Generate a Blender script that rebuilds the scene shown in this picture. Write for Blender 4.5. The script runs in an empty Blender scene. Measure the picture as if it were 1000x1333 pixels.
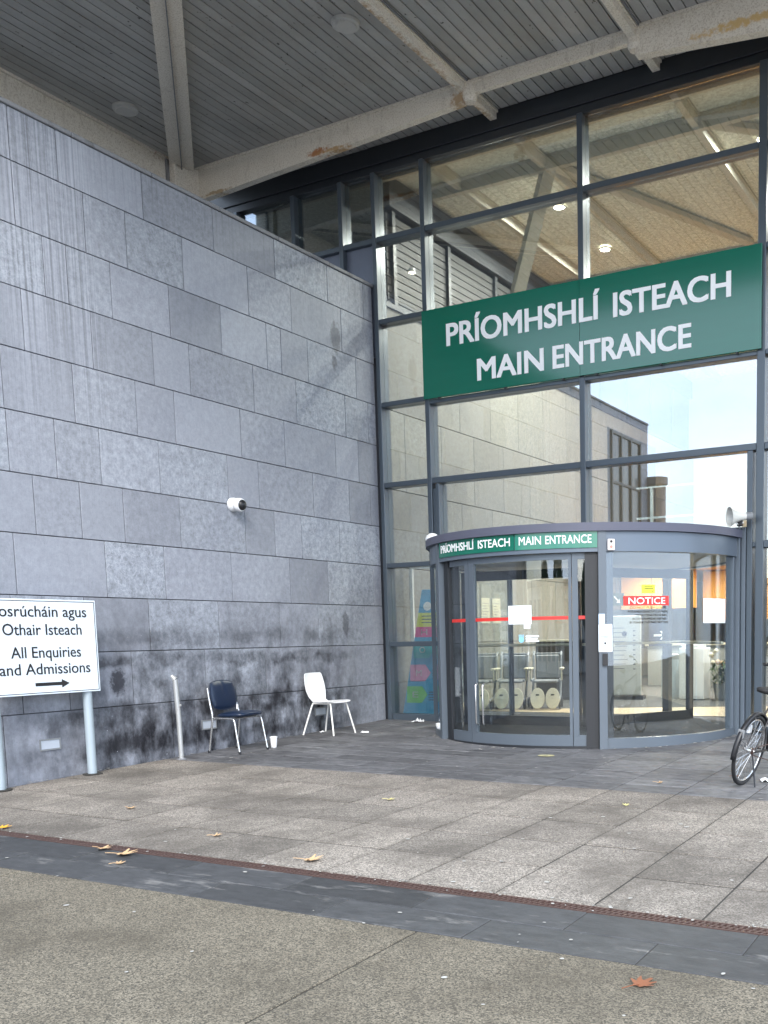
import bpy, bmesh, math, random
from mathutils import Vector, Matrix
random.seed(7)
R = math.radians
PI = math.pi
sc = bpy.context.scene
# ------------------------------------------------------------------ camera
CX, CY, CZ = 9.178918, -12.507835, 1.26
yaw, pitch, roll = 0.4833325, -0.1143347, -0.0167682
fw = Vector((-math.sin(yaw)*math.cos(pitch), math.cos(yaw)*math.cos(pitch), math.sin(pitch)))
rt = fw.cross(Vector((0, 0, 1))).normalized()
up = rt.cross(fw)
c_, s_ = math.cos(roll), math.sin(roll)
r2 = rt*c_ + up*s_
u2 = -rt*s_ + up*c_
cam_d = bpy.data.cameras.new("camera")
cam = bpy.data.objects.new("camera", cam_d)
sc.collection.objects.link(cam)
m = Matrix.Identity(4)
for i in range(3):
    m[i][0] = r2[i]; m[i][1] = u2[i]; m[i][2] = -fw[i]
m[0][3], m[1][3], m[2][3] = CX, CY, CZ
cam.matrix_world = m
cam_d.sensor_fit = 'AUTO'
cam_d.sensor_width = 36.0
cam_d.lens = 1273.09/1333.0*36.0
cam_d.shift_x = -(696.75-500)/1333.0
cam_d.shift_y = (973.81-666.5)/1333.0
cam_d.clip_end = 2000
sc.camera = cam
# ------------------------------------------------------------------ world, sun, exposure
SUN_EL, SUN_AZ = R(38), R(150)      # azimuth clockwise from +y
w = bpy.data.worlds.new("World"); sc.world = w; w.use_nodes = True
nt = w.node_tree; nt.nodes.clear()
out = nt.nodes.new('ShaderNodeOutputWorld'); bg = nt.nodes.new('ShaderNodeBackground')
sky = nt.nodes.new('ShaderNodeTexSky'); sky.sky_type = 'NISHITA'; sky.sun_disc = False
sky.sun_elevation = SUN_EL; sky.sun_rotation = SUN_AZ; sky.air_density = 1.0; sky.dust_density = 2.0
tc = nt.nodes.new('ShaderNodeTexCoord'); nz = nt.nodes.new('ShaderNodeTexNoise')
mp = nt.nodes.new('ShaderNodeMapping'); mp.inputs['Scale'].default_value = (1, 1, 3.2)
nz.inputs['Scale'].default_value = 1.7; nz.inputs['Detail'].default_value = 8; nz.inputs['Roughness'].default_value = .55
rp = nt.nodes.new('ShaderNodeValToRGB'); rp.color_ramp.elements[0].position = .36; rp.color_ramp.elements[1].position = .62
mx = nt.nodes.new('ShaderNodeMixRGB'); mx.inputs[2].default_value = (6.9, 8.0, 9.5, 1)
nt.links.new(tc.outputs['Generated'], mp.inputs['Vector']); nt.links.new(mp.outputs[0], nz.inputs['Vector'])
nt.links.new(nz.outputs['Fac'], rp.inputs['Fac']); nt.links.new(rp.outputs[0], mx.inputs['Fac'])
nt.links.new(sky.outputs[0], mx.inputs[1]); nt.links.new(mx.outputs[0], bg.inputs['Color'])
bg.inputs['Strength'].default_value = 0.15
nt.links.new(bg.outputs[0], out.inputs['Surface'])
sd = bpy.data.lights.new("sun", 'SUN'); sd.energy = 1.1; sd.angle = R(25); sd.color = (1, .96, .9)
sun = bpy.data.objects.new("sun", sd); sc.collection.objects.link(sun)
dirv = Vector((math.sin(SUN_AZ)*math.cos(SUN_EL), math.cos(SUN_AZ)*math.cos(SUN_EL), math.sin(SUN_EL)))
sun.rotation_euler = dirv.to_track_quat('Z', 'Y').to_euler()
sc.view_settings.view_transform = 'Standard'; sc.view_settings.look = 'None'
sc.view_settings.exposure = 1.60; sc.view_settings.gamma = 1
sc.view_settings.use_curve_mapping = False
try:
    sc.cycles.max_bounces = 10; sc.cycles.transparent_max_bounces = 24; sc.cycles.glossy_bounces = 5
except Exception: pass

# ------------------------------------------------------------------ helpers
COL = sc.collection
class MB:
    def __init__(s): s.v = []; s.f = []
    def add(s, vs, fs, M=None):
        o = len(s.v)
        s.v += [tuple((M @ Vector(p)) if M is not None else p) for p in vs]
        s.f += [tuple(o+i for i in f) for f in fs]
        return s
    def box(s, x0, x1, y0, y1, z0, z1, M=None):
        vs = [(x0,y0,z0),(x1,y0,z0),(x1,y1,z0),(x0,y1,z0),(x0,y0,z1),(x1,y0,z1),(x1,y1,z1),(x0,y1,z1)]
        return s.add(vs, [(0,3,2,1),(4,5,6,7),(0,1,5,4),(1,2,6,5),(2,3,7,6),(3,0,4,7)], M)
    def cbox(s, x0, x1, y0, y1, z0, z1, c=.01, M=None):
        """box with chamfered edges (24 verts)"""
        xs, ys, zs = (x0, x1), (y0, y1), (z0, z1)
        bm = bmesh.new()
        bmesh.ops.create_cube(bm, size=1)
        for v in bm.verts:
            v.co = Vector((xs[v.co.x > 0], ys[v.co.y > 0], zs[v.co.z > 0]))
        bmesh.ops.bevel(bm, geom=bm.edges[:], offset=c, segments=1, affect='EDGES')
        s.bm(bm, M); bm.free(); return s
    def bm(s, bm, M=None):
        bm.verts.index_update()
        return s.add([v.co.copy() for v in bm.verts], [tuple(v.index for v in f.verts) for f in bm.faces], M)
    def bar(s, p, q, wx, wz, upv=(0,0,1)):
        """rectangular bar from p to q: wx sideways, wz along up"""
        p, q = Vector(p), Vector(q); d = (q-p).normalized()
        a = d.cross(Vector(upv)).normalized(); b = a.cross(d)
        vs = [pt + a*(sx*wx/2) + b*(sz*wz/2) for pt in (p, q) for sx, sz in ((-1,-1),(1,-1),(1,1),(-1,1))]
        return s.add(vs, [(0,1,2,3),(7,6,5,4),(0,4,5,1),(1,5,6,2),(2,6,7,3),(3,7,4,0)])
    def tube(s, pts, r, n=10, close=False, caps=True):
        pts = [Vector(p) for p in pts]; k = len(pts)
        rs = r if isinstance(r, (list, tuple)) else [r]*k
        rings = []; prev = None
        for i, p in enumerate(pts):
            if close: d = (pts[(i+1) % k]-pts[i-1]).normalized()
            elif i == 0: d = (pts[1]-p).normalized()
            elif i == k-1: d = (p-pts[-2]).normalized()
            else: d = ((pts[i+1]-p).normalized()+(p-pts[i-1]).normalized()).normalized()
            if prev is None:
                a = d.cross(Vector((0,0,1)))
                if a.length < .05: a = d.cross(Vector((1,0,0)))
            else: a = prev - d*prev.dot(d)
            a.normalize(); b = d.cross(a); prev = a
            rings.append([p + (a*math.cos(2*PI*j/n)+b*math.sin(2*PI*j/n))*rs[i] for j in range(n)])
        vs = [v for g in rings for v in g]; fs = []
        for i in range(k if close else k-1):
            i2 = (i+1) % k
            for j in range(n):
                fs.append((i*n+j, i*n+(j+1) % n, i2*n+(j+1) % n, i2*n+j))
        if caps and not close:
            fs.append(tuple(reversed(range(n)))); fs.append(tuple((k-1)*n+j for j in range(n)))
        return s.add(vs, fs)
    def lathe(s, prof, n=24, M=None):
        """prof: list of (r,z) revolved about z"""
        vs = []; fs = []
        for (r, z) in prof:
            for j in range(n): vs.append((r*math.cos(2*PI*j/n), r*math.sin(2*PI*j/n), z))
        for i in range(len(prof)-1):
            for j in range(n): fs.append((i*n+j, i*n+(j+1) % n, (i+1)*n+(j+1) % n, (i+1)*n+j))
        return s.add(vs, fs, M)
    def prism(s, poly, y0, y1, M=None):
        """poly in xz extruded along y"""
        n = len(poly)
        vs = [(x, y0, z) for x, z in poly]+[(x, y1, z) for x, z in poly]
        fs = [tuple(range(n)), tuple(reversed(range(n, 2*n)))]+[(i, i+n, (i+1) % n+n, (i+1) % n) for i in range(n)]
        return s.add(vs, fs, M)
    def arc(s, cx, cy, r0, r1, a0, a1, z0, z1, n=None):
        """curved solid wall between radii, degrees"""
        n = n or max(2, int(abs(a1-a0)/4))
        vs = []; fs = []
        for i in range(n+1):
            a = R(a0+(a1-a0)*i/n); c, q = math.cos(a), math.sin(a)
            for r_, z in ((r0,z0),(r1,z0),(r1,z1),(r0,z1)): vs.append((cx+r_*c, cy+r_*q, z))
        for i in range(n):
            for j in range(4): fs.append((i*4+j, i*4+(j+1) % 4, (i+1)*4+(j+1) % 4, (i+1)*4+j))
        fs.append((3,2,1,0)); fs.append(tuple(n*4+j for j in range(4)))
        return s.add(vs, fs)
    def mesh(s, name, mat=None, smooth=False):
        me = bpy.data.meshes.new(name)
        me.from_pydata([tuple(v) for v in s.v], [], s.f)
        bm = bmesh.new(); bm.from_mesh(me)
        bmesh.ops.recalc_face_normals(bm, faces=bm.faces[:]); bm.to_mesh(me); bm.free()
        if mat: me.materials.append(mat)
        if smooth:
            for p in me.polygons: p.use_smooth = True
        return me
    def build(s, name, mat, parent=None, smooth=False, label=None, M=None):
        o = link(name, s.mesh(name, mat, smooth), parent)
        if smooth == 'auto': autosmooth(o)
        if label: o['label'] = label
        if M is not None: o.matrix_local = M
        return o
def autosmooth(o, ang=40):
    me = o.data
    bm = bmesh.new(); bm.from_mesh(me)
    for f in bm.faces: f.smooth = True
    for e in bm.edges:
        if len(e.link_faces) == 2 and e.calc_face_angle(0) > R(ang): e.smooth = False
    bm.to_mesh(me); bm.free()
def link(name, data, parent=None):
    o = bpy.data.objects.new(name, data); COL.objects.link(o)
    if parent is not None: o.parent = parent
    return o
def tag(o, label=None, cat=None, group=None, kind=None):
    if label: o['label'] = label
    if cat: o['category'] = cat
    if group: o['group'] = group
    if kind: o['kind'] = kind
    return o
def thing(name, label, cat, loc=(0,0,0), rz=0, group=None):
    o = link(name, None); o.location = loc; o.rotation_euler = (0,0,rz)
    return tag(o, label, cat, group)
def copy_tree(o, parent=None):
    c = o.copy(); COL.objects.link(c)
    if parent is not None: c.parent = parent
    for ch in list(o.children): copy_tree(ch, c)
    return c

# ------------------------------------------------------------------ materials
def newmat(name):
    m = bpy.data.materials.new(name); m.use_nodes = True
    return m, m.node_tree, m.node_tree.nodes['Principled BSDF']
def N(nt, t, **kw):
    n = nt.nodes.new(t)
    for k, v in kw.items():
        if k in n.inputs: n.inputs[k].default_value = v
        else: setattr(n, k, v)
    return n
def col4(c): return (c[0], c[1], c[2], 1)
def ramp(nt, fac, p0, p1, c0=(0,0,0), c1=(1,1,1)):
    r = nt.nodes.new('ShaderNodeValToRGB')
    r.color_ramp.elements[0].position = p0; r.color_ramp.elements[1].position = p1
    r.color_ramp.elements[0].color = col4(c0); r.color_ramp.elements[1].color = col4(c1)
    nt.links.new(fac, r.inputs['Fac']); return r.outputs[0]
def mix(nt, fac, a, b, mode='MIX'):
    n = nt.nodes.new('ShaderNodeMixRGB'); n.blend_type = mode
    for i, x in ((0, fac), (1, a), (2, b)):
        if isinstance(x, (int, float)): n.inputs[i].default_value = x if i == 0 else (x, x, x, 1)
        elif isinstance(x, (tuple, list)): n.inputs[i].default_value = col4(x)
        else: nt.links.new(x, n.inputs[i])
    return n.outputs[0]
def pos(nt, scale=(1,1,1), obj=False):
    if obj: src = nt.nodes.new('ShaderNodeTexCoord').outputs['Object']
    else: src = nt.nodes.new('ShaderNodeNewGeometry').outputs['Position']
    mp = nt.nodes.new('ShaderNodeMapping'); mp.inputs['Scale'].default_value = scale
    nt.links.new(src, mp.inputs['Vector']); return mp.outputs[0]
def noise(nt, vec, scale, detail=4, rough=.55):
    n = N(nt, 'ShaderNodeTexNoise', Scale=scale, Detail=detail, Roughness=rough)
    nt.links.new(vec, n.inputs['Vector']); return n.outputs['Fac']
def bump(nt, b, h, strength=.3, dist=.01):
    n = N(nt, 'ShaderNodeBump', Strength=strength, Distance=dist)
    nt.links.new(h, n.inputs['Height']); nt.links.new(n.outputs[0], b.inputs['Normal'])
def math_n(nt, op, a, b=None):
    n = nt.nodes.new('ShaderNodeMath'); n.operation = op
    for i, x in ((0, a), (1, b)):
        if x is None: continue
        if isinstance(x, (int, float)): n.inputs[i].default_value = x
        else: nt.links.new(x, n.inputs[i])
    return n.outputs[0]
def simple(name, c, rough=.5, metal=0, var=.12, nscale=8, bmp=0, bscale=60, spec=.5, dirt=None, coat=0, dirtamt=(.55,.75), dscale=3):
    m, nt, b = newmat(name)
    v = pos(nt)
    f = noise(nt, v, nscale, 5)
    base = mix(nt, f, tuple(x*(1-var) for x in c), tuple(min(1, x*(1+var)) for x in c))
    if dirt:
        g = noise(nt, pos(nt, (1,1,.35)), dscale, 7, .65)
        base = mix(nt, ramp(nt, g, *dirtamt), base, dirt)
    nt.links.new(base, b.inputs['Base Color'])
    b.inputs['Roughness'].default_value = rough; b.inputs['Metallic'].default_value = metal
    b.inputs['Specular IOR Level'].default_value = spec
    b.inputs['Coat Weight'].default_value = coat
    if bmp: bump(nt, b, noise(nt, v, bscale, 3), bmp, .004)
    return m
def glass(name, tint=(.7,.76,.74), refl=.16, grough=.004, gcol=(.86,.92,1)):
    m = bpy.data.materials.new(name); m.use_nodes = True; nt = m.node_tree; nt.nodes.clear()
    o = nt.nodes.new('ShaderNodeOutputMaterial'); t = nt.nodes.new('ShaderNodeBsdfTransparent'); g = nt.nodes.new('ShaderNodeBsdfGlossy')
    t.inputs['Color'].default_value = col4(tint); g.inputs['Roughness'].default_value = grough; g.inputs['Color'].default_value = col4(gcol)
    mx = nt.nodes.new('ShaderNodeMixShader'); fr = nt.nodes.new('ShaderNodeLayerWeight'); fr.inputs['Blend'].default_value = .5
    # slight waviness of float glass
    n = N(nt, 'ShaderNodeBump', Strength=.015, Distance=.02); nt.links.new(noise(nt, pos(nt), 1.1, 1), n.inputs['Height'])
    nt.links.new(n.outputs[0], g.inputs['Normal'])
    f = math_n(nt, 'ADD', math_n(nt, 'MULTIPLY', math_n(nt, 'POWER', fr.outputs['Facing'], 4.0), 1-refl), refl)
    nt.links.new(f, mx.inputs[0]); nt.links.new(t.outputs[0], mx.inputs[1]); nt.links.new(g.outputs[0], mx.inputs[2])
    nt.links.new(mx.outputs[0], o.inputs['Surface']); return m
def emit(name, c, s):
    m = bpy.data.materials.new(name); m.use_nodes = True; nt = m.node_tree; nt.nodes.clear()
    o = nt.nodes.new('ShaderNodeOutputMaterial'); e = nt.nodes.new('ShaderNodeEmission')
    e.inputs['Color'].default_value = col4(c); e.inputs['Strength'].default_value = s
    nt.links.new(e.outputs[0], o.inputs['Surface']); return m

def stone_mat(name, base, soot=True):
    m, nt, b = newmat(name)
    P = pos(nt)
    oi = nt.nodes.new('ShaderNodeObjectInfo')
    rnd = oi.outputs['Random']
    a = mix(nt, rnd, tuple(x*.74 for x in base), tuple(x*1.14 for x in base))
    # hue drift: some slabs greener / warmer
    wn = N(nt, 'ShaderNodeTexWhiteNoise', noise_dimensions='1D'); nt.links.new(rnd, wn.inputs['W'])
    a = mix(nt, ramp(nt, wn.outputs['Value'], .55, .9), a, mix(nt, .5, a, (base[0]*.98, base[1]*1.1, base[2]*1.02)))
    # mottling, differs per slab
    add = nt.nodes.new('ShaderNodeVectorMath'); add.operation = 'ADD'
    nt.links.new(P, add.inputs[0]); nt.links.new(oi.outputs['Random'], add.inputs[1])
    mot = noise(nt, add.outputs[0], 16, 10, .78)
    vn = N(nt, 'ShaderNodeTexNoise', Scale=5.0, Detail=8, Roughness=.6, Distortion=1.6); nt.links.new(add.outputs[0], vn.inputs['Vector'])
    vein = ramp(nt, math_n(nt, 'ABSOLUTE', math_n(nt, 'SUBTRACT', vn.outputs['Fac'], .5)), .004, .02, (1,1,1), (0,0,0))
    a = mix(nt, mix(nt, ramp(nt, wn.outputs['Value'], .2, .9), .25, .75), a, mix(nt, ramp(nt, mot, .34, .66), tuple(x*.50 for x in base), tuple(x*1.55 for x in base)), 'MIX')
    a = mix(nt, math_n(nt, 'MULTIPLY', math_n(nt, 'MULTIPLY', vein, ramp(nt, wn.outputs['Value'], .6, .95)), .55), a, tuple(x*1.6 for x in base))
    pit = noise(nt, add.outputs[0], 60, 4, .7)
    a = mix(nt, math_n(nt, 'MULTIPLY', ramp(nt, pit, .60, .70), .5), a, tuple(x*.45 for x in base))
    # fine vertical saw marks
    sm = noise(nt, pos(nt, (1, 60, 1.5)), 3, 3)
    a = mix(nt, .28, a, mix(nt, sm, 0.25, .78), 'OVERLAY')
    sm2 = noise(nt, pos(nt, (1, 1, 1)), 180, 2, .8)
    a = mix(nt, .35, a, mix(nt, sm2, 0.2, .8), 'OVERLAY')
    sep = nt.nodes.new('ShaderNodeSeparateXYZ'); nt.links.new(P, sep.inputs[0])
    Y, Z = sep.outputs['Y'], sep.outputs['Z']
    if soot:
        # lime run-off streaks near the top left
        st = noise(nt, pos(nt, (1, 22, .22)), 1.6, 6, .6)
        mk = math_n(nt, 'MULTIPLY', math_n(nt, 'MULTIPLY', ramp(nt, math_n(nt, 'MULTIPLY', Y, -.1), .46, .52), ramp(nt, noise(nt, pos(nt, (1,1,.12)), .9, 2), .38, .55)), ramp(nt, math_n(nt, 'MULTIPLY', Z, .125), .32, .60))
        a = mix(nt, math_n(nt, 'MULTIPLY', math_n(nt, 'MULTIPLY', mk, ramp(nt, st, .48, .66)), .6), a, tuple(x*1.7 for x in base))
        a = mix(nt, math_n(nt, 'MULTIPLY', math_n(nt, 'MULTIPLY', mk, ramp(nt, st, .36, .5, (1,1,1), (0,0,0))), .6), a, tuple(x*.45 for x in base))
        # drip streaks everywhere near coping
        st3 = noise(nt, pos(nt, (1, 14, .3)), 2.2, 5, .6)
        mk3 = ramp(nt, math_n(nt, 'MULTIPLY', Z, .125), .68, .82)
        a = mix(nt, math_n(nt, 'MULTIPLY', math_n(nt, 'MULTIPLY', mk3, ramp(nt, st3, .5, .68)), .5), a, tuple(x*.5 for x in base))
        # soot and grime on the lowest courses
        n1 = noise(nt, pos(nt, (1, 1, .8)), 1.5, 9, .7)
        zz = math_n(nt, 'ADD', Z, math_n(nt, 'MULTIPLY', math_n(nt, 'SUBTRACT', n1, .5), -2.2))
        ymask = math_n(nt, 'MULTIPLY', ramp(nt, math_n(nt, 'MULTIPLY', Y, -.1), .03, .14), ramp(nt, math_n(nt, 'MULTIPLY', Y, -.1), .50, .66, (1,1,1), (.35,.35,.35)))
        low = math_n(nt, 'MULTIPLY', ramp(nt, math_n(nt, 'MULTIPLY', zz, .5), .12, .95, (1,1,1), (0,0,0)), ymask)
        n2 = noise(nt, pos(nt, (1, 1.9, 1.1)), 2.2, 8, .62)
        a = mix(nt, math_n(nt, 'MULTIPLY', low, ramp(nt, n2, .32, .62)), a, (.008,.008,.012))
        # horizontal tide bands (darker just under a course, cleaner lower down)
        zb = math_n(nt, 'ADD', Z, math_n(nt, 'MULTIPLY', math_n(nt, 'SUBTRACT', noise(nt, P, 2.5, 6, .7), .5), .35))
        for z0, hw, am in ((.47, .17, .9), (1.03, .10, .75), (.10, .12, .7), (1.33, .12, .45)):
            d = math_n(nt, 'ABSOLUTE', math_n(nt, 'SUBTRACT', zb, z0))
            band = ramp(nt, d, hw*.4, hw, (1,1,1), (0,0,0))
            a = mix(nt, math_n(nt, 'MULTIPLY', math_n(nt, 'MULTIPLY', band, ymask), math_n(nt, 'MULTIPLY', ramp(nt, noise(nt, pos(nt, (1, 2.2, 2)), 1.8, 8, .64), .38, .62), am)), a, (.010,.010,.014))
        # two particular stains: one by the bollard, one high on the right
        for (y0, z0, ry, rz_) in ((-4.99,.83,.12,.17),(-.93,5.52,.13,.26),(-.98,5.18,.07,.13),(-.95,1.48,.09,.20)):
            dy = math_n(nt, 'MULTIPLY', math_n(nt, 'SUBTRACT', Y, y0), 1/ry); dz = math_n(nt, 'MULTIPLY', math_n(nt, 'SUBTRACT', Z, z0), 1/rz_)
            d = math_n(nt, 'ADD', math_n(nt, 'MULTIPLY', dy, dy), math_n(nt, 'MULTIPLY', dz, dz))
            d = math_n(nt, 'ADD', d, math_n(nt, 'MULTIPLY', math_n(nt, 'SUBTRACT', noise(nt, P, 14, 5, .7), .5), 2.6))
            a = mix(nt, math_n(nt, 'MULTIPLY', ramp(nt, d, .35, .95, (1,1,1), (0,0,0)), .85 if z0 < 1 else .5), a, (.02,.02,.028))
        # white scuffs
        sf = noise(nt, pos(nt, (1, 1, 1)), 26, 4, .5)
        a = mix(nt, math_n(nt, 'MULTIPLY', ramp(nt, sf, .735, .76), ramp(nt, math_n(nt, 'MULTIPLY', Z, .125), .1, .45, (1,1,1), (0,0,0))), a, (.5,.52,.56))
    nt.links.new(a, b.inputs['Base Color'])
    b.inputs['Roughness'].default_value = .68; b.inputs['Specular IOR Level'].default_value = .35
    bump(nt, b, mix(nt, .5, mot, sm2), .25, .004)
    return m
M = {}
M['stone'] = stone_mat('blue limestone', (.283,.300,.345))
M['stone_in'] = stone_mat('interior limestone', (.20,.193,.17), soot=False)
M['joint'] = simple('wall joint mortar', (.05,.052,.06), .9)  # dark mortar colour behind the wall joints
M['coping'] = simple('coping stone', (.21,.215,.23), .8, nscale=20, dirt=(.07,.07,.07), bmp=.3)
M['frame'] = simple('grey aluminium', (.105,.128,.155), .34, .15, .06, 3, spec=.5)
M['frame_shaded'] = simple('shade-darkened aluminium', (.07,.09,.112), .3, .15, .06, 3, spec=.5)  # frame grey made darker to stand for the shade under the canopy
M['frame_dark'] = simple('dark rubber and aluminium', (.016,.018,.022), .45)
M['door_dark'] = simple('dark anodised frame', (.03,.033,.04), .35, .3)
M['fascia_dark'] = simple('charcoal fascia', (.022,.027,.034), .45, 0, .1)
M['fascia'] = simple('drum fascia', (.125,.155,.195), .34, .2, .05, 3)
M['fascia_top'] = simple('drum top band', (.095,.10,.14), .5, 0, .08, 3)
M['spandrel'] = simple('blue grey spandrel', (.10,.12,.17), .4)
M['glass'] = glass('coated glass', (.80,.83,.80), .25)
M['glass_clear'] = glass('clear door glass', (.93,.95,.94), .07)
M['green'] = None
def sign_green(name, c):
    m, nt, b = newmat(name)
    nt.links.new(mix(nt, noise(nt, pos(nt, (.5,1,3)), 3, 4), tuple(x*.93 for x in c), tuple(x*1.07 for x in c)), b.inputs['Base Color'])
    b.inputs['Roughness'].default_value = .16; b.inputs['Specular IOR Level'].default_value = .5
    b.inputs['Coat Weight'].default_value = .3; b.inputs['Coat Roughness'].default_value = .09; b.inputs['Coat IOR'].default_value = 1.5
    bump(nt, b, noise(nt, pos(nt), 1.2, 2), .04, .02)
    return m
M['green'] = sign_green('gloss green acrylic', (0.0, .135, .085))
M['green_sheen'] = sign_green('green with painted reflection', (.02, .20, .14))  # same sign green, with the brighter reflection put into its colour
M['white'] = simple('white paint', (.78,.79,.80), .45, var=.04)
M['letter'] = simple('white vinyl', (.92,.93,.94), .4, var=.02)
M['paper'] = simple('white paper', (.80,.86,.90), .7, var=.03)
M['black'] = simple('black plastic', (.012,.012,.014), .4)
M['ink'] = simple('black print', (.012,.012,.014), .6)
M['rubber'] = simple('tyre rubber', (.014,.014,.015), .75)
M['chrome'] = simple('dull chrome', (.62,.62,.62), .25, .9, dirt=(.25,.2,.16), dirtamt=(.6,.8), dscale=14)
M['legwhite'] = simple('white powder coat', (.72,.71,.68), .4, dirt=(.35,.28,.2), dirtamt=(.66,.85), dscale=20)
M['seatwhite'] = simple('white moulded plastic', (.78,.79,.80), .38, var=.03)
M['vinyl'] = simple('navy vinyl', (.007,.016,.040), .36, var=.2, nscale=6, bmp=.35, bscale=22)
M['postgrey'] = simple('galvanised post', (.33,.39,.43), .5, .1, .08, 6, dirt=(.2,.23,.25), dirtamt=(.6,.85))
M['signwhite'] = simple('sign face white', (.70,.77,.84), .45, var=.02)
M['rustwhite'] = simple('scuffed pale metal', (.40,.41,.41), .45, .4, var=.12, nscale=20, dirt=(.17,.12,.09), dirtamt=(.6,.7), dscale=14, bmp=.3)
def beam_mat():
    m, nt, b = newmat('weathered cream steel paint')
    P = pos(nt)
    c = mix(nt, noise(nt, P, 5, 8, .7), (.66,.61,.52), (.84,.80,.72))
    c = mix(nt, ramp(nt, noise(nt, P, 55, 4, .7), .48, .72), c, (.42,.36,.28))
    c = mix(nt, math_n(nt, 'MULTIPLY', ramp(nt, noise(nt, pos(nt, (2,2,.6)), 3.2, 8, .72), .57, .74), .5), c, (.22,.17,.12))
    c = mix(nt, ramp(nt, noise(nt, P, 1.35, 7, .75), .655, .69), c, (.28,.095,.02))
    nt.links.new(c, b.inputs['Base Color']); b.inputs['Roughness'].default_value = .65
    bump(nt, b, noise(nt, P, 60, 3), .3, .003); return m
def add_rust_and_glow(m, spots):
    nt = m.node_tree; b = nt.nodes['Principled BSDF']; src = b.inputs['Base Color'].links[0].from_socket
    g = nt.nodes.new('ShaderNodeNewGeometry'); sp_ = nt.nodes.new('ShaderNodeSeparateXYZ'); nt.links.new(g.outputs['Position'], sp_.inputs[0])
    for (x0, z0, rx, rz_, cc) in spots:
        dx = math_n(nt, 'MULTIPLY', math_n(nt, 'SUBTRACT', sp_.outputs['X'], x0), 1/rx); dz = math_n(nt, 'MULTIPLY', math_n(nt, 'SUBTRACT', sp_.outputs['Z'], z0), 1/rz_)
        d = math_n(nt, 'ADD', math_n(nt, 'MULTIPLY', dx, dx), math_n(nt, 'MULTIPLY', dz, dz))
        d = math_n(nt, 'ADD', d, math_n(nt, 'MULTIPLY', math_n(nt, 'SUBTRACT', noise(nt, g.outputs['Position'], 16, 5, .7), .5), 4))
        src = mix(nt, math_n(nt, 'MULTIPLY', ramp(nt, d, .2, 1.1, (1,1,1), (0,0,0)), .9), src, cc)
    nt.links.new(src, b.inputs['Base Color'])
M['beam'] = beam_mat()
add_rust_and_glow(M['beam'], [(-.22, 8.10, .22, .055, (.38,.13,.02)), (.05, 8.08, .3, .03, (.45,.28,.12)), (6.0, 8.08, .9, .06, (.62,.42,.16)), (-2.2, 7.98, .3, .03, (.40,.29,.17)), (2.1, 8.2, .12, .12, (.4,.27,.15))])  # rust patches, plus warm light painted low on the right-hand beam
M['beam_in'] = simple('interior steel paint', (.42,.40,.34), .6, var=.08)
def soffit_mat():
    m, nt, b = newmat('weathered soffit board')
    oi = nt.nodes.new('ShaderNodeObjectInfo')
    c = mix(nt, oi.outputs['Random'], (.32,.32,.31), (.44,.438,.43))
    c = mix(nt, math_n(nt, 'MULTIPLY', ramp(nt, noise(nt, pos(nt, (1,.6,1)), 2.0, 8, .7), .45, .7), .5), c, (.22,.21,.19))
    c = mix(nt, ramp(nt, noise(nt, pos(nt, (1,.5,1)), 26, 3, .5), .69, .74), c, (.04,.035,.03))
    nt.links.new(c, b.inputs['Base Color']); b.inputs['Roughness'].default_value = .6; return m
M['soffit'] = soffit_mat()
M['disc'] = simple('soffit light cover', (.46,.46,.44), .45, dirt=(.2,.19,.17))
def ceil_mat():
    m, nt, b = newmat('mottled acoustic ceiling')
    P = pos(nt)
    c = mix(nt, ramp(nt, noise(nt, P, 17, 5, .75), .40, .60), (.44,.45,.40), (.80,.81,.74))
    nt.links.new(c, b.inputs['Base Color']); b.inputs['Roughness'].default_value = .9
    bump(nt, b, noise(nt, P, 34, 3), .6, .01); return m
M['ceil'] = ceil_mat()
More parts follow.
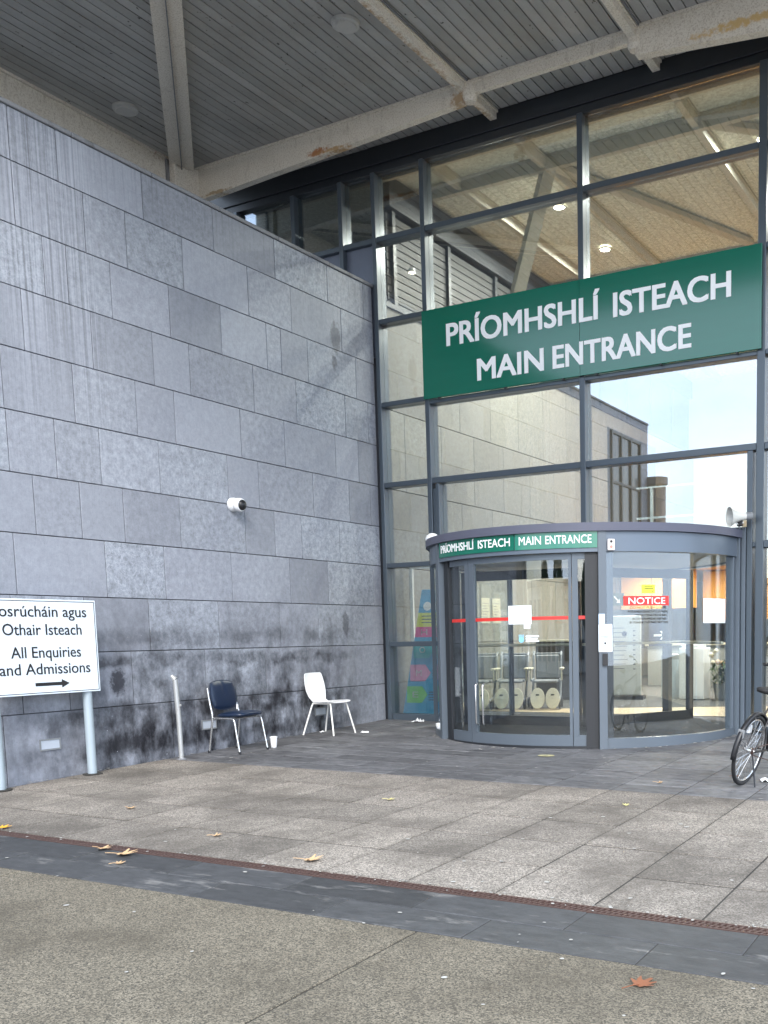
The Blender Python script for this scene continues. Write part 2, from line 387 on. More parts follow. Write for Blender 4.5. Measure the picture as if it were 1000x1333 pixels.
def aggregate(name, c0, c1, stain, sc_=150, st=(.5,.72), stam=.55, rough=.85, spots=True, objvar=.12, edge=False):
    m, nt, b = newmat(name)
    P = pos(nt)
    vo = N(nt, 'ShaderNodeTexVoronoi', Scale=sc_); nt.links.new(P, vo.inputs['Vector'])
    sepc = nt.nodes.new('ShaderNodeSeparateColor'); nt.links.new(vo.outputs['Color'], sepc.inputs[0])
    c = mix(nt, ramp(nt, sepc.outputs[0], .12, .95), c0, c1)
    c = mix(nt, .5, c, mix(nt, noise(nt, P, sc_*.4, 3, .7), .1, .9), 'OVERLAY')
    c = mix(nt, math_n(nt, 'MULTIPLY', ramp(nt, noise(nt, P, 1.1, 8, .68), *st), stam), c, stain)
    c = mix(nt, math_n(nt, 'MULTIPLY', ramp(nt, noise(nt, P, 5.5, 6, .7), .52, .75), stam*.6), c, stain)
    if edge:
        so = nt.nodes.new('ShaderNodeSeparateXYZ'); nt.links.new(nt.nodes.new('ShaderNodeTexCoord').outputs['Object'], so.inputs[0])
        wob = math_n(nt, 'MULTIPLY', math_n(nt, 'SUBTRACT', noise(nt, P, 14, 5, .7), .5), .07)
        for k, h in (('X', .306), ('Y', .315)):
            d = math_n(nt, 'ADD', math_n(nt, 'ABSOLUTE', so.outputs[k]), wob)
            c = mix(nt, math_n(nt, 'MULTIPLY', ramp(nt, d, h-.035, h+.012), .30), c, stain)
    oi = nt.nodes.new('ShaderNodeObjectInfo')
    c = mix(nt, objvar, c, mix(nt, oi.outputs['Random'], 0.2, .8), 'OVERLAY')
    if spots:
        v2 = N(nt, 'ShaderNodeTexVoronoi', Scale=5.5); nt.links.new(P, v2.inputs['Vector'])
        c = mix(nt, math_n(nt, 'MULTIPLY', ramp(nt, v2.outputs['Distance'], .045, .06, (1,1,1), (0,0,0)), .35), c, (.05,.05,.05))
    nt.links.new(c, b.inputs['Base Color']); b.inputs['Roughness'].default_value = rough
    bump(nt, b, vo.outputs['Distance'], .45, .003)
    return m
M['slab'] = aggregate('exposed aggregate slab', (.10,.088,.074), (.375,.335,.29), (.082,.071,.059), 130, (.44,.62), .7, edge=True, objvar=.25)
M['concrete'] = aggregate('exposed aggregate concrete', (.052,.046,.034), (.235,.203,.150), (.055,.045,.03), 150, (.42,.64), .6)
def dark_stone(name, c0, c1, streak, amt=.8):
    m, nt, b = newmat(name)
    P = pos(nt)
    oi = nt.nodes.new('ShaderNodeObjectInfo')
    c = mix(nt, ramp(nt, noise(nt, pos(nt, (.7,1.6,1)), 9, 9, .8), .32, .68), c0, c1)
    c = mix(nt, .45, c, mix(nt, oi.outputs['Random'], .25, .75), 'OVERLAY')
    c = mix(nt, math_n(nt, 'MULTIPLY', ramp(nt, noise(nt, pos(nt, (.8,3,1)), 2.1, 8, .7), .56, .70), amt), c, streak)
    nt.links.new(c, b.inputs['Base Color']); b.inputs['Roughness'].default_value = .6
    bump(nt, b, noise(nt, P, 90, 4), .35, .003); return m
M['granite'] = dark_stone('dark granite sett', (.025,.026,.028), (.066,.067,.070), (.26,.25,.235), .75)
M['apron'] = dark_stone('dark apron paver', (.04,.041,.045), (.185,.185,.192), (.016,.016,.02), .92)
M['grout'] = simple('dark joint', (.034,.032,.028), .95)
M['grate'] = simple('rusty brown grating', (.085,.05,.042), .6, .2, .25, 20)
M['drainpit'] = simple('drain pit', (.01,.009,.009), .9)
M['asphalt'] = aggregate('asphalt', (.035,.035,.035), (.08,.08,.08), (.05,.05,.05), 90)
M['floor'] = simple('timber vinyl floor', (.50,.40,.27), .3, var=.12, nscale=4)
M['mat'] = simple('dark entrance mat', (.028,.03,.035), .9, var=.3, nscale=60)
M['wood'] = simple('orange wood panel', (.62,.30,.07), .35, var=.15, nscale=3)
M['beige'] = simple('beige plaster', (.50,.45,.36), .8, var=.06, nscale=2)
M['louvre'] = simple('dark louvre', (.035,.036,.036), .6)
M['grey_in'] = simple('interior grey', (.30,.31,.30), .6)
M['lamp'] = emit('lit downlight', (1,.86,.62), 14)
M['lampw'] = emit('lit panel', (1,.95,.85), 6)
M['red'] = simple('red vinyl', (.62,.035,.03), .5)
M['yellow'] = simple('yellow print', (.75,.78,.05), .5)
M['blue'] = simple('blue print', (.0,.34,.66), .5)
M['teal'] = simple('teal print', (.0,.50,.55), .5)
M['pink'] = simple('pink print', (.80,.28,.52), .5)
M['magenta'] = simple('magenta print', (.80,.05,.30), .5)
M['greenp'] = simple('green print', (.14,.60,.08), .5)
M['navy'] = simple('navy board', (.025,.035,.09), .5)
M['tan'] = simple('cream plastic', (.52,.49,.38), .45)
M['greyplastic'] = simple('grey plastic', (.20,.21,.22), .5)
M['horn'] = simple('off-white horn plastic', (.62,.62,.58), .4, var=.08)
M['leaf_tan'] = simple('dry tan leaf', (.50,.33,.18), .75, var=.25, nscale=40)
M['leaf_brown'] = simple('wet brown leaf', (.20,.065,.025), .6, var=.3, nscale=40)
M['leaf_yellow'] = simple('yellow leaf', (.62,.55,.22), .7, var=.2, nscale=40)
M['leaf_orange'] = simple('orange leaf', (.75,.38,.03), .7, var=.2, nscale=40)
M['bark'] = simple('bark', (.09,.07,.05), .9)
M['foliage'] = simple('foliage', (.05,.08,.03), .8, var=.4, nscale=2)
M['facade_far'] = simple('pale render', (.45,.43,.40), .8)
M['window_far'] = simple('far window glass', (.04,.05,.06), .15)
M['yelpaint'] = simple('worn yellow paint', (.50,.47,.26), .8, dirt=(.12,.12,.12), dirtamt=(.5,.7), dscale=12)

# ------------------------------------------------------------------ text
def text_poly(s, offset=0.0, extrude=0.0, shear=0.0):
    cu = bpy.data.curves.new("txt", 'FONT'); cu.body = s; cu.size = 1; cu.offset = offset; cu.extrude = extrude; cu.resolution_u = 4
    cu.shear = shear
    o = bpy.data.objects.new("txt", cu); COL.objects.link(o)
    dg = bpy.context.evaluated_depsgraph_get()
    me = bpy.data.meshes.new_from_object(o.evaluated_get(dg))
    vs = [v.co.copy() for v in me.vertices]; fs = [tuple(p.vertices) for p in me.polygons]
    bpy.data.objects.remove(o); bpy.data.curves.remove(cu); bpy.data.meshes.remove(me)
    return vs, fs
def add_text(mb, s, x0, x1, z0, caph, mapf, offset=0.0, depth=0.0, bold=0.0):
    """fit text to x0..x1 with cap height caph on baseline z0; mapf(x,z,d)->point; bold: stroke growth, laid in staggered layers"""
    vs, fs = text_poly(s, 0, .5 if depth else 0)
    a = min(v.x for v in vs); b = max(v.x for v in vs)
    ref, _ = text_poly('H', 0); h0 = max(v.y for v in ref); hb = min(v.y for v in ref)
    bold = bold or offset*.5
    k = (x1-x0)/(b-a); kz = caph/(h0-hb)
    passes = [(0,0)] if not bold else [(0,0),(-1,-.6),(1,.6),(-1,.6),(1,-.6)]
    bw = bold*kz
    for n, (dx, dz) in enumerate(passes):
        o = len(mb.v)
        for v in vs: mb.v.append(tuple(mapf(x0+(v.x-a)*k+dx*bw, z0+(v.y-hb)*kz+dz*bw, (v.z+.5)*depth+n*.0004)))
        mb.f += [tuple(o+i for i in f) for f in fs]
def build_letters(parent, s, x0, x1, z0, caph, mapf, depth, bold, mat, name='letter'):
    """one solid letter at a time, as parts"""
    vs, fs = text_poly(s, 0, .5)
    root = list(range(len(vs)))
    def fnd(i):
        while root[i] != i: root[i] = root[root[i]]; i = root[i]
        return i
    for f in fs:
        for i in f[1:]: root[fnd(i)] = fnd(f[0])
    comps = {}
    for i in range(len(vs)): comps.setdefault(fnd(i), []).append(i)
    cl = sorted([[min(vs[i].x for i in c), max(vs[i].x for i in c), c] for c in comps.values()], key=lambda t: t[0])
    merged = []
    for c in cl:
        if merged and c[0] < merged[-1][1]-.02: merged[-1][1] = max(merged[-1][1], c[1]); merged[-1][2] += c[2]
        else: merged.append(c)
    a = min(v.x for v in vs); b = max(v.x for v in vs)
    ref, _ = text_poly('H', 0); h0 = max(v.y for v in ref); hb = min(v.y for v in ref)
    k = (x1-x0)/(b-a); kz = caph/(h0-hb); bw = bold*kz
    for x_0, x_1, idx in merged:
        st = set(idx); mp_ = {j: n for n, j in enumerate(idx)}; mb = MB()
        ff = [tuple(mp_[i] for i in f) for f in fs if f[0] in st]
        for n, (dx, dz) in enumerate([(0,0),(-1,-.6),(1,.6),(-1,.6),(1,-.6)]):
            o = len(mb.v)
            for j in idx:
                v = vs[j]; mb.v.append(tuple(mapf(x0+(v.x-a)*k+dx*bw, z0+(v.y-hb)*kz+dz*bw, (v.z+.5)*depth+n*.0005)))
            mb.f += [tuple(o+i for i in f) for f in ff]
        me = bpy.data.meshes.new(name); me.from_pydata([tuple(v) for v in mb.v], [], mb.f); me.materials.append(mat)
        link(name, me, parent)
def onY(y): return lambda x, z, d: Vector((x, y-d, z))           # faces -y
def onX(x0): return lambda x, z, d: Vector((x0+d, x, z))          # faces +x, x runs +y

# ------------------------------------------------------------------ tilted forecourt
GA, GB, GC = -0.00950158, 0.0224230, 0.01609
def gz(x, y): return GA*x+GB*y
_n = Vector((-GA, -GB, 1)).normalized(); _ex = Vector((1, GC, GA+GB*GC)).normalized(); _ey = _n.cross(_ex)
MG = Matrix(((_ex.x, _ey.x, _n.x, 0), (_ex.y, _ey.y, _n.y, 0), (_ex.z, _ey.z, _n.z, 0), (0,0,0,1)))
ground = link('ground', MB().box(-80, 90, -120, 12, -.35, -.06).mesh('ground', M['asphalt']))
ground.matrix_world = MG
tag(ground, kind='structure')
def struct(name, mb, mat, matrix=None):
    o = mb.build(name, mat)
    if matrix is not None: o.matrix_world = matrix
    return tag(o, kind='structure')
# beds under the slabs (dark joints), in MG coordinates
GRY, DR0, DR1, EDGE = -8.537, -7.895, -7.785, -4.445
pave = struct('pavement', MB().box(0.0, 12, DR1, EDGE, -.06, -.0055), M['grout'], MG)
apron = struct('entrance_apron', MB().box(0.0, 12, EDGE, .05, -.06, -.0055), M['grout'], MG)
band = struct('granite_band', MB().box(-2, 14, GRY, DR0, -.06, -.005), M['grout'], MG)
front = struct('concrete_forecourt', MB().box(-2, 16, -16, GRY, -.06, -.007), M['grout'], MG)
def slabs(parent, name, xs, rows, mat, gap, h, gy=None, rowshift=None, jit=.0015, xclip=(0, 99)):
    cache = {}
    for k, (y0, y1) in enumerate(rows):
        sh = rowshift(k) if rowshift else 0
        for i in range(len(xs)-1):
            x0, x1 = xs[i]+sh, xs[i+1]+sh
            x0c, x1c = max(x0, xclip[0]), min(x1, xclip[1])
            if x1c-x0c < .06: continue
            wx, wy = round(x1c-x0c-gap, 3), round(y1-y0-(gy or gap), 3)
            key = (wx, wy)
            if key not in cache:
                cache[key] = MB().cbox(-wx/2, wx/2, -wy/2, wy/2, -h, 0, .004).mesh(name, mat)
            o = link(name, cache[key], parent)
            o.location = ((x0c+x1c)/2, (y0+y1)/2, random.uniform(-jit, jit))
            o.rotation_euler = (random.uniform(-jit, jit), random.uniform(-jit, jit), random.uniform(-jit, jit)*.8)
JX0 = 3.708-.63*6
xs = [JX0+.63*i for i in range(-1, 19)]
prow = [EDGE, -5.165, -5.825, -6.475, -7.13, DR1]
slabs(pave, 'slab', xs, [(prow[i+1], prow[i]) for i in range(5)], M['slab'], .012, .03, gy=.020, xclip=(.0, 12),
      rowshift=None)
arow = [EDGE+.342*i for i in range(14)]
slabs(apron, 'paver', xs[:16], [(arow[i], arow[i+1]) for i in range(13)], M['apron'], .011, .03, gy=.018, xclip=(0, 9.6), jit=.0018)
slabs(band, 'granite_sett', [-2+.94*i for i in range(18)], [(GRY+.0, GRY+.32), (GRY+.32, DR0)], M['granite'], .006, .03,
      rowshift=lambda k: .42*k, xclip=(-2, 14))
# concrete forecourt bays, one joint seen in front
slabs(front, 'concrete_bay', [-2, .2, 3.1, 6.20, 9.4, 12.6, 16], [(-12.5, GRY+.0), (-16, -12.5)], M['concrete'], .014, .03, xclip=(-2, 16), jit=.0004)
# drain channel
dt = thing('drain_channel', 'long rusty brown slotted drain grating between dark granite band and pale slabs', 'drain'); dt.matrix_world = MG
f = MB()
f.box(-2, 14, DR0+.004, DR0+.014, -.03, .001).box(-2, 14, DR1-.014, DR1-.004, -.03, .001)
f.build('channel_frame', M['grate'], dt)
MB().box(-2, 14, DR0+.014, DR1-.014, -.035, -.03).build('channel_bed', M['drainpit'], dt)
g = MB()
x = -2
while x < 14:
    for y0, y1 in ((DR0+.016, DR0+.050), (DR0+.060, DR1-.016)):
        off = .5*(.034) if y0 > DR0+.05 else 0
        g.bar((x+off, y0, -.006), (x+off+.012, y1, -.006), .013, .012)
    x += .034
g.box(-2, 14, DR0+.051, DR0+.059, -.014, -.001)
tag(g.build('grating_bars', M['grate'], dt), kind='stuff')

# ------------------------------------------------------------------ stone wall
WT = 6.48
wall = thing('stone_wall', 'tall blue-grey limestone clad wall with sooty lower courses on the left', 'wall')
MB().box(-.40, -.03, -11.3, -.03, -.45, WT-.01).build('wall_core', M['joint'], wall)
zrow = [-.35, .555, 1.163, 1.754, 2.367, 2.962, 3.566, 4.174, 4.769, 5.360, 5.966, 6.47]
J = [
 [-6.38,-5.36,-4.26,-3.9,-2.92,-1.95,-1.05,-.26],
 [-6.15,-5.61,-4.79,-3.7,-2.65,-1.83,-.74],
 [-6.2,-5.36,-4.51,-3.44,-2.34,-1.55,-.49],
 [-6.12,-5.05,-4.24,-3.18,-2.1,-1.3,-.24],
 [-5.86,-5.32,-4.77,-3.97,-2.9,-2.36,-1.83,-1.01],
 [-5.57,-5.03,-4.23,-3.16,-2.62,-1.55,-.75,-.24],
 [-6.11,-5.31,-4.51,-3.96,-2.9,-2.09,-1.03,-.5],
 [-5.84,-5.04,-4.23,-3.69,-2.63,-1.82,-.77,-.23],
 [-5.56,-5.29,-4.75,-3.95,-3.15,-2.35,-2.08,-1.55,-.49],
 [-5.04,-4.51,-3.71,-2.65,-1.85,-.79],
 [-5.32,-4.25,-3.2,-2.13,-1.07,-.25]]
WIN = (-10.75, -8.9, .9, 5.966)     # window opening in far part of the wall (mirrored in the glazing)
for r in range(11):
    js = J[r][:]
    y = js[0]
    while y > -11.2:
        y -= random.choice((.8, .8, 1.06, .53)); js.insert(0, max(y, -11.3))
    js.append(-.035)
    for a, b_ in zip(js[:-1], js[1:]):
        if b_-a < .02: continue
        z0, z1 = zrow[r], zrow[r+1]
        segs = [(a, b_)]
        if z0 > WIN[2]-.1 and z1 < WIN[3]+.05:
            ns = []
            for p, q in segs:
                if q <= WIN[0] or p >= WIN[1]: ns.append((p, q))
                else:
                    if p < WIN[0]-.03: ns.append((p, WIN[0]))
                    if q > WIN[1]+.03: ns.append((WIN[1], q))
            segs = ns
        for p, q in segs:
            dx = random.uniform(-.0022, .0022)
            cy, cz = (p+q)/2, (z0+z1)/2
            hy, hz = (q-p)/2-.0045, (z1-z0)/2-.0045
            o = MB().cbox(-.032, dx, -hy, hy, -hz, hz, .003).build('stone_panel', M['stone'], wall)
            o.location = (0, cy, cz)
# coping in lengths
for i in range(11):
    y0, y1 = -11.32+1.03*i, -11.32+1.03*(i+1)-.006
    MB().cbox(-.43, .022, y0, min(y1, -.01), WT-.01, WT+.035+random.uniform(0,.004), .006).build('coping_stone', M['coping'], wall)
# dark window at the wall's far end (seen in the reflection)
wf = MB().box(-.06, .01, WIN[0], WIN[1], WIN[2]-.3, WIN[3]).build('window', M['window_far'], wall)
wm = MB()
for yy in (WIN[0]+.03, -10.1, -9.5, WIN[1]-.03): wm.box(.012, .05, yy-.03, yy+.03, WIN[2]-.3, WIN[3])
for zz in (.75, 2.3, 3.6, 4.8, 5.93): wm.box(.014, .045, WIN[0], WIN[1], zz-.03, zz+.03)
wm.build('frame', M['fascia_dark'], wf)
# low vents in the wall base
for (yy, zz) in ((-5.887,.221),(-3.698,.237),(-1.597,.24)):
    v = MB()
    for q in ((-.12,.12,.045,.06),(-.12,.12,-.06,-.045)): v.box(.004, .014, yy+q[0], yy+q[1], zz+q[2], zz+q[3])
    for q in ((-.12,-.108),(.108,.12)): v.box(.004, .014, yy+q[0], yy+q[1], zz-.045, zz+.045)
    vo = v.build('wall_light', M['greyplastic'], wall)
    MB().box(.002, .008, yy-.107, yy+.107, zz-.044, zz+.044).build('lens', simple('frosted lens', (.42,.46,.52), .4), vo)

# pier at the end of the wall
pr = MB().lathe([(.0,-.4),(.26,-.4),(.26,5.0),(.31,5.02),(.31,5.2),(.0,5.2)], 28).build('round_pier', M['coping'], smooth='auto')
pr.location = (.12, -11.55, 0); tag(pr, 'round stone pier at the wall end, seen mirrored in the glazing', 'pier')

# ------------------------------------------------------------------ glazed facade
fac = thing('glass_facade', 'tall glazed entrance front with grey aluminium mullions under the canopy', 'glass wall')
XA, XB, XB2, XC, XE, XD = .10, .955, 1.09, 3.455, 5.762, 5.89
XR = 8.9
T1, T2, T3, T4, T5, T6, HT = 7.114, 5.948, 4.75, 3.567, 2.363, 1.167, 8.055
DTOP = 2.56
def mull(x, z0, z1, wdt=.07, y0=-.07, y1=.16, mat='frame_shaded'):
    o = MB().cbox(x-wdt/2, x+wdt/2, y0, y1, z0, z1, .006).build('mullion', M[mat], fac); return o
def trans(x0, x1, z, h=.07, y0=-.06, y1=.15, mat='frame_shaded'):
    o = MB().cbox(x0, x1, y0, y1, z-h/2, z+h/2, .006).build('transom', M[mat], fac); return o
DK = 'frame'
mull(XA-.005, -.25, HT, .07)
mull(XB, -.25, HT, .075); mull(XB2, -.25, T4-.05, .06)
mull(XC, DTOP, HT, .08)
mull(XE, -.25, T4-.045, .07); mull(XD, -.25, HT, .10)
mull(8.3, -.25, HT, .08)
mull(XD+.42, -.25, T5-.05, .07)
for xx in (-.515, -1.43, -2.60): mull(xx, WT-.4 if xx < -.6 else WT-.9, HT, .075, mat='frame_shaded')
e = .0375
# transoms between mullions
bays = [(-2.56, -1.468), (-1.392, -.553), (-.477, XA-.041), (XA+.031, XB-e), (XB+e, XC-.041), (XC+.041, XD-.051), (XD+.051, 8.259)]
for i, (a, b_) in enumerate(bays): trans(a, b_, T1, .075)
trans(*bays[3], T2, .07); trans(*bays[3], T3, .07); trans(*bays[3], T4, .075); trans(*bays[3], T5, .07); trans(*bays[3], T6, .075)
for bay in bays[4:]:
    trans(*bay, T4, .085)
    trans(*bay, T3-.055, .06)
trans(*bays[6], T2, .07)
trans(XE+.036, XD-.051, T5, .06)
trans(XD+.051, 8.259, T5, .09)
trans(XB2+.031, 5.72, DTOP+.0, .06, y0=-.05, y1=.12)
trans(XB+e, XB2-.031, 1.9, 3.1, y0=-.04, y1=.05)   # infill plate between the twin mullions
sill = MB().cbox(XA+.031, XB-e, -.05, .12, -.2, .09, .005).build('sill', M['frame_shaded'], fac)
MB().cbox(XB2+.031, 1.40, -.05, .12, -.2, .09, .005).build('sill', M['frame_shaded'], fac)
MB().cbox(XD+.051, 8.259, -.05, .12, -.2, .05, .005).build('sill', M['frame_shaded'], fac)
def pane(x0, x1, z0, z1, mat='glass', y=.03):
    return MB().box(x0, x1, y, y+.012, z0, z1).build('pane', M[mat], fac)
zz = [(.09, T6-.038), (T6+.038, T5-.035), (T5+.035, T4-.038), (T4+.038, T3-.035), (T3+.035, T2-.035), (T2+.035, T1-.038), (T1+.038, HT-.01)]
for a, b_ in zz: pane(XA+.03, XB-e, a, b_)
for a, b_ in ((T1+.038, HT-.01),):
    for bay in bays[:3]: pane(*bay, a, b_)
for bay in bays[4:7]:
    for a, b_ in ((T1+.038, HT-.01), (T3-.025, T1-.038), (T4+.043, T3-.086)): pane(*bay, a, b_)
pane(XB2+.03, XC-.04, DTOP+.03, T4-.043); pane(XC+.04, XE-.035, DTOP+.03, T4-.043)
pane(XE+.035, XD-.05, T5+.03, T4-.043); pane(XE+.035, XD-.05, .0, T5-.03)
pane(XD+.05, 8.26, T5+.045, T4-.043); pane(XD+.46, 8.26, .05, T5-.045)
pane(XB2+.03, 1.40, .09, DTOP-.03)
pane(XD+.05, XD+.385, .05, T5-.045)
# opaque blue grey spandrels above the wall
for bay in (bays[1], bays[2]):
    MB().box(bay[0], bay[1], .02, .05, WT-1.0 if bay == bays[2] else WT-.2, T1-.038).build('spandrel_panel', M['spandrel'], fac)
# right jamb beside the revolving door
MB().cbox(5.50, 5.60, -.20, .1, -.2, DTOP, .006).build('door_jamb', M['frame'], fac)
MB().cbox(5.61, 5.66, -.14, .1, -.2, DTOP+.02, .005).build('door_jamb', M['frame'], fac)
MB().cbox(5.665, 5.72, -.09, .1, -.2, DTOP+.02, .005).build('door_jamb', M['frame'], fac)
# header
MB().cbox(-3.4, 9, -.045, .22, HT-.005, HT+.10, .006).build('header', M['fascia_dark'], fac)
MB().cbox(-3.4, 9, -.065, .25, HT+.105, 8.395, .006).build('header_fascia', M['fascia_dark'], fac)

# main green sign
sg = thing('entrance_sign', 'large glossy green main entrance sign with white bilingual lettering across the glazing', 'sign')
for (x0, x1) in ((.935, 3.452), (3.456, 5.905)):
    MB().cbox(x0, x1, -.125, -.085, 4.72, 5.953, .003).build('sign_panel', M['green'], sg)
for k, xx in enumerate((1.2, 2.3, 3.2, 3.7, 4.6, 5.6)):
    MB().box(xx-.012, xx+.012, -.13, -.075, 4.70, 4.722).build('fixing_bracket', M['frame_dark'], sg)
LY = onY(-.126)
for w_, a_, b_, z_, h_ in (('PRÍOMHSHLÍ', 1.365, 3.742, 5.412, .293), ('ISTEACH', 3.955, 5.515, 5.400, .293), ('MAIN', 1.865, 2.905, 4.868, .285), ('ENTRANCE', 3.06, 5.005, 4.868, .285)):
    build_letters(sg, w_, a_, b_, z_, h_, LY, .003, .026, M['letter'])

# ------------------------------------------------------------------ canopy
ZS = 8.40
can = thing('canopy_roof', 'wide steel canopy with grey boarded soffit and cream painted beams over the entrance', 'canopy')
MB().box(-3.0, 12.0, -8.2, .2, ZS+.06, ZS+.55).build('roof_deck', M['fascia_dark'], can)
st_me = MB()
st_me.box(-.0615, .0615, -8.2, -.068, 0, .02).box(-.0615, -.046, -8.2, -.068, .02, .05).box(.046, .0615, -8.2, -.068, .02, .05)
st_mesh = st_me.mesh('soffit_board', M['soffit'])
x = -2.93
while x < 11.9:
    o = link('soffit_board', st_mesh, can); o.location = (x, 0, ZS+random.uniform(-.002, .004)); x += .139
MB().box(-3.05, 12.0, -8.30, -8.20, ZS-.10, ZS+.56).build('edge_trim', M['fascia_dark'], can)
def ibeam(mb, p, q, d0, d1, wf=.16, tw=.10):
    """tapered box beam with thin top flange, top at p.z/q.z, depth d0 -> d1"""
    p, q = Vector(p), Vector(q); d = (q-p); d.z = 0; d.normalize(); a = Vector((-d.y, d.x, 0))
    for (h, w_, dep0, dep1, zo) in ((0, tw, d0, d1, -.03), (0, wf, .03, .03, 0)):
        vs = []
        for pt, dep in ((p, dep0), (q, dep1)):
            for sx, z in ((-1, -dep), (1, -dep), (1, 0), (-1, 0)):
                vs.append(pt + a*(sx*w_/2) + Vector((0,0,z+zo if zo else z)))
        mb.add(vs, [(0,1,2,3),(7,6,5,4),(0,4,5,1),(1,5,6,2),(2,6,7,3),(3,7,4,0)])
YB = -.80
b = MB(); ibeam(b, (-2.72, YB, ZS), (2.16, YB, ZS), .44, .21, .17, .11); b.build('beam', M['beam'], can, label='cream beam with rust patch, tapering from the wall')
b = MB(); ibeam(b, (2.30, YB, ZS), (4.48, YB, ZS), .12, .12, .13, .07); b.build('beam', M['beam'], can)
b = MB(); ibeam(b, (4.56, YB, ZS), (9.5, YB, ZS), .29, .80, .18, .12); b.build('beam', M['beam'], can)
# end plates and nodes
for (xx, sgn) in ((2.235, 1), (4.545, 1)):
    nb = MB().lathe([(0,-.24),(.07,-.24),(.10,-.19),(.10,-.012),(.0,-.012)], 12, Matrix.Translation((xx, YB, ZS))).build('node', M['beam'], can)
# purlins running out from the facade
for xx in (2.17, 4.53, 6.9):
    p = MB(); ibeam(p, (xx, -.07, ZS-.012), (xx, -8.2, ZS-.012), .08, .08, .15, .10); p.build('purlin', M['beam'], can)
    p = MB().box(xx-.105, xx-.075, -8.2, -.9, ZS-.03, ZS-.012).box(xx+.085, xx+.10, -8.2, -.9, ZS-.03, ZS-.012); p.build('purlin_edge', M['coping'], can)
# beam along the wall line, and the diagonal strut
b = MB(); ibeam(b, (-2.76, -1.30, ZS+.0), (-2.76, -8.2, ZS+.0), .50, .50, .20, .12); b.build('beam', M['beam'], can, label='pale cream edge beam above the wall')
b = MB()
p0, p1 = Vector((-2.60, -1.13, ZS-.02)), Vector((1.25, -4.99, ZS-.02))
d = (p1-p0).normalized(); a = Vector((-d.y, d.x, 0))
for s in (-1, 1):
    b.bar(p0+a*(s*.088)+Vector((0,0,-.045)), p1+a*(s*.088)+Vector((0,0,-.045)), .166, .09)
b.build('diagonal_beam', M['beam'], can)
MB().bar(p0+Vector((0,0,-.11)), p1+Vector((0,0,-.11)), .012, .05).build('diagonal_rib', M['coping'], can)
# head block where the three meet
hb = MB().cbox(-2.94, -2.55, -1.32, -.70, 7.55, ZS-.035, .012); hb.build('column_head', M['beam'], can)
MB().box(-2.70, -2.66, -1.36, -.68, 7.50, ZS-.04).build('stiffener', M['coping'], can)
col = MB().cbox(-2.90, -2.60, -1.25, -.80, -.3, 7.56, .02).build('column', M['beam'], can)
# round covered outlets in the soffit
for (xx, yy) in ((-2.1, -2.56), (1.63, -2.58), (5.6, -2.6)):
    q = MB().lathe([(0,-.05),(.12,-.05),(.13,-.035),(.16,-.03),(.17,0),(.0,0)], 28, Matrix.Translation((xx, yy, ZS-.004))).build('soffit_light', M['disc'], can, smooth='auto')

# ------------------------------------------------------------------ lobby interior
lob = thing('lobby', 'double height lobby interior behind the glazing with beige ceiling and pale timber floor', 'building')
tag(MB().box(-3.2, 10, .14, 2.05, -.3, -.02).build('entrance_mat', M['mat']), kind='structure')
tag(MB().box(-3.2, 10, 2.05, 15, -.3, -.012).build('floor', M['floor']), kind='structure')
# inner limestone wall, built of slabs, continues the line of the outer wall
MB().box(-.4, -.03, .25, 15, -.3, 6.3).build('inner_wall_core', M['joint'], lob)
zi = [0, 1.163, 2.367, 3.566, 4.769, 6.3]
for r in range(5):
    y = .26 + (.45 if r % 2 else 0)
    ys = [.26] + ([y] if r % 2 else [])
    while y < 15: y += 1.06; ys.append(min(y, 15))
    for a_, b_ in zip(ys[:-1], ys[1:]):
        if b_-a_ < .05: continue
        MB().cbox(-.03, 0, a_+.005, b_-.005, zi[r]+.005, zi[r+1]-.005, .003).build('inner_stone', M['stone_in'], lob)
MB().box(-3.3, 10.2, 15, 15.3, -.3, 9).build('back_wall', M['beige'], lob)
MB().box(10, 10.3, .25, 15, -.3, 9).build('side_wall', M['beige'], lob)
MB().box(-3.5, -3.2, .25, 15, -.3, 9).build('side_wall', M['grey_in'], lob)
MB().box(-3.2, 10, .25, 15, 8.36, 8.5).build('ceiling', M['ceil'], lob)
MB().box(-3.2, 10, .26, .55, 8.20, 8.36).build('ceiling_rim', M['beige'], lob)
# clerestory beam over the inner wall, with dark louvres above the stone
MB().box(-.26, -.04, .56, 15, 7.85, 8.3).build('clerestory_beam', M['fascia_dark'], lob)
for k in range(9):
    MB().box(-.20, -.10, .7+1.6*k, .78+1.6*k, 6.36, 7.85).build('clerestory_post', M['fascia_dark'], lob)
for k in range(12):
    MB().bar((-.17, .6, 6.45+.118*k), (-.17, 5.4, 6.45+.118*k), .03, .10).build('louvre', M['louvre'], lob)
MB().box(-.19, -.15, 5.42, 15, 6.37, 7.85).build('clerestory_board', M['louvre'], lob)
MB().box(-.38, .03, .3, 15, 6.3, 6.37).build('wall_cap', M['fascia_dark'], lob)
MB().box(.001, .012, 8.8, 11.9, .9, 6.0).build('added_dark_panel', M['window_far'], lob)  # dark panel added to dim what shows through the glazing
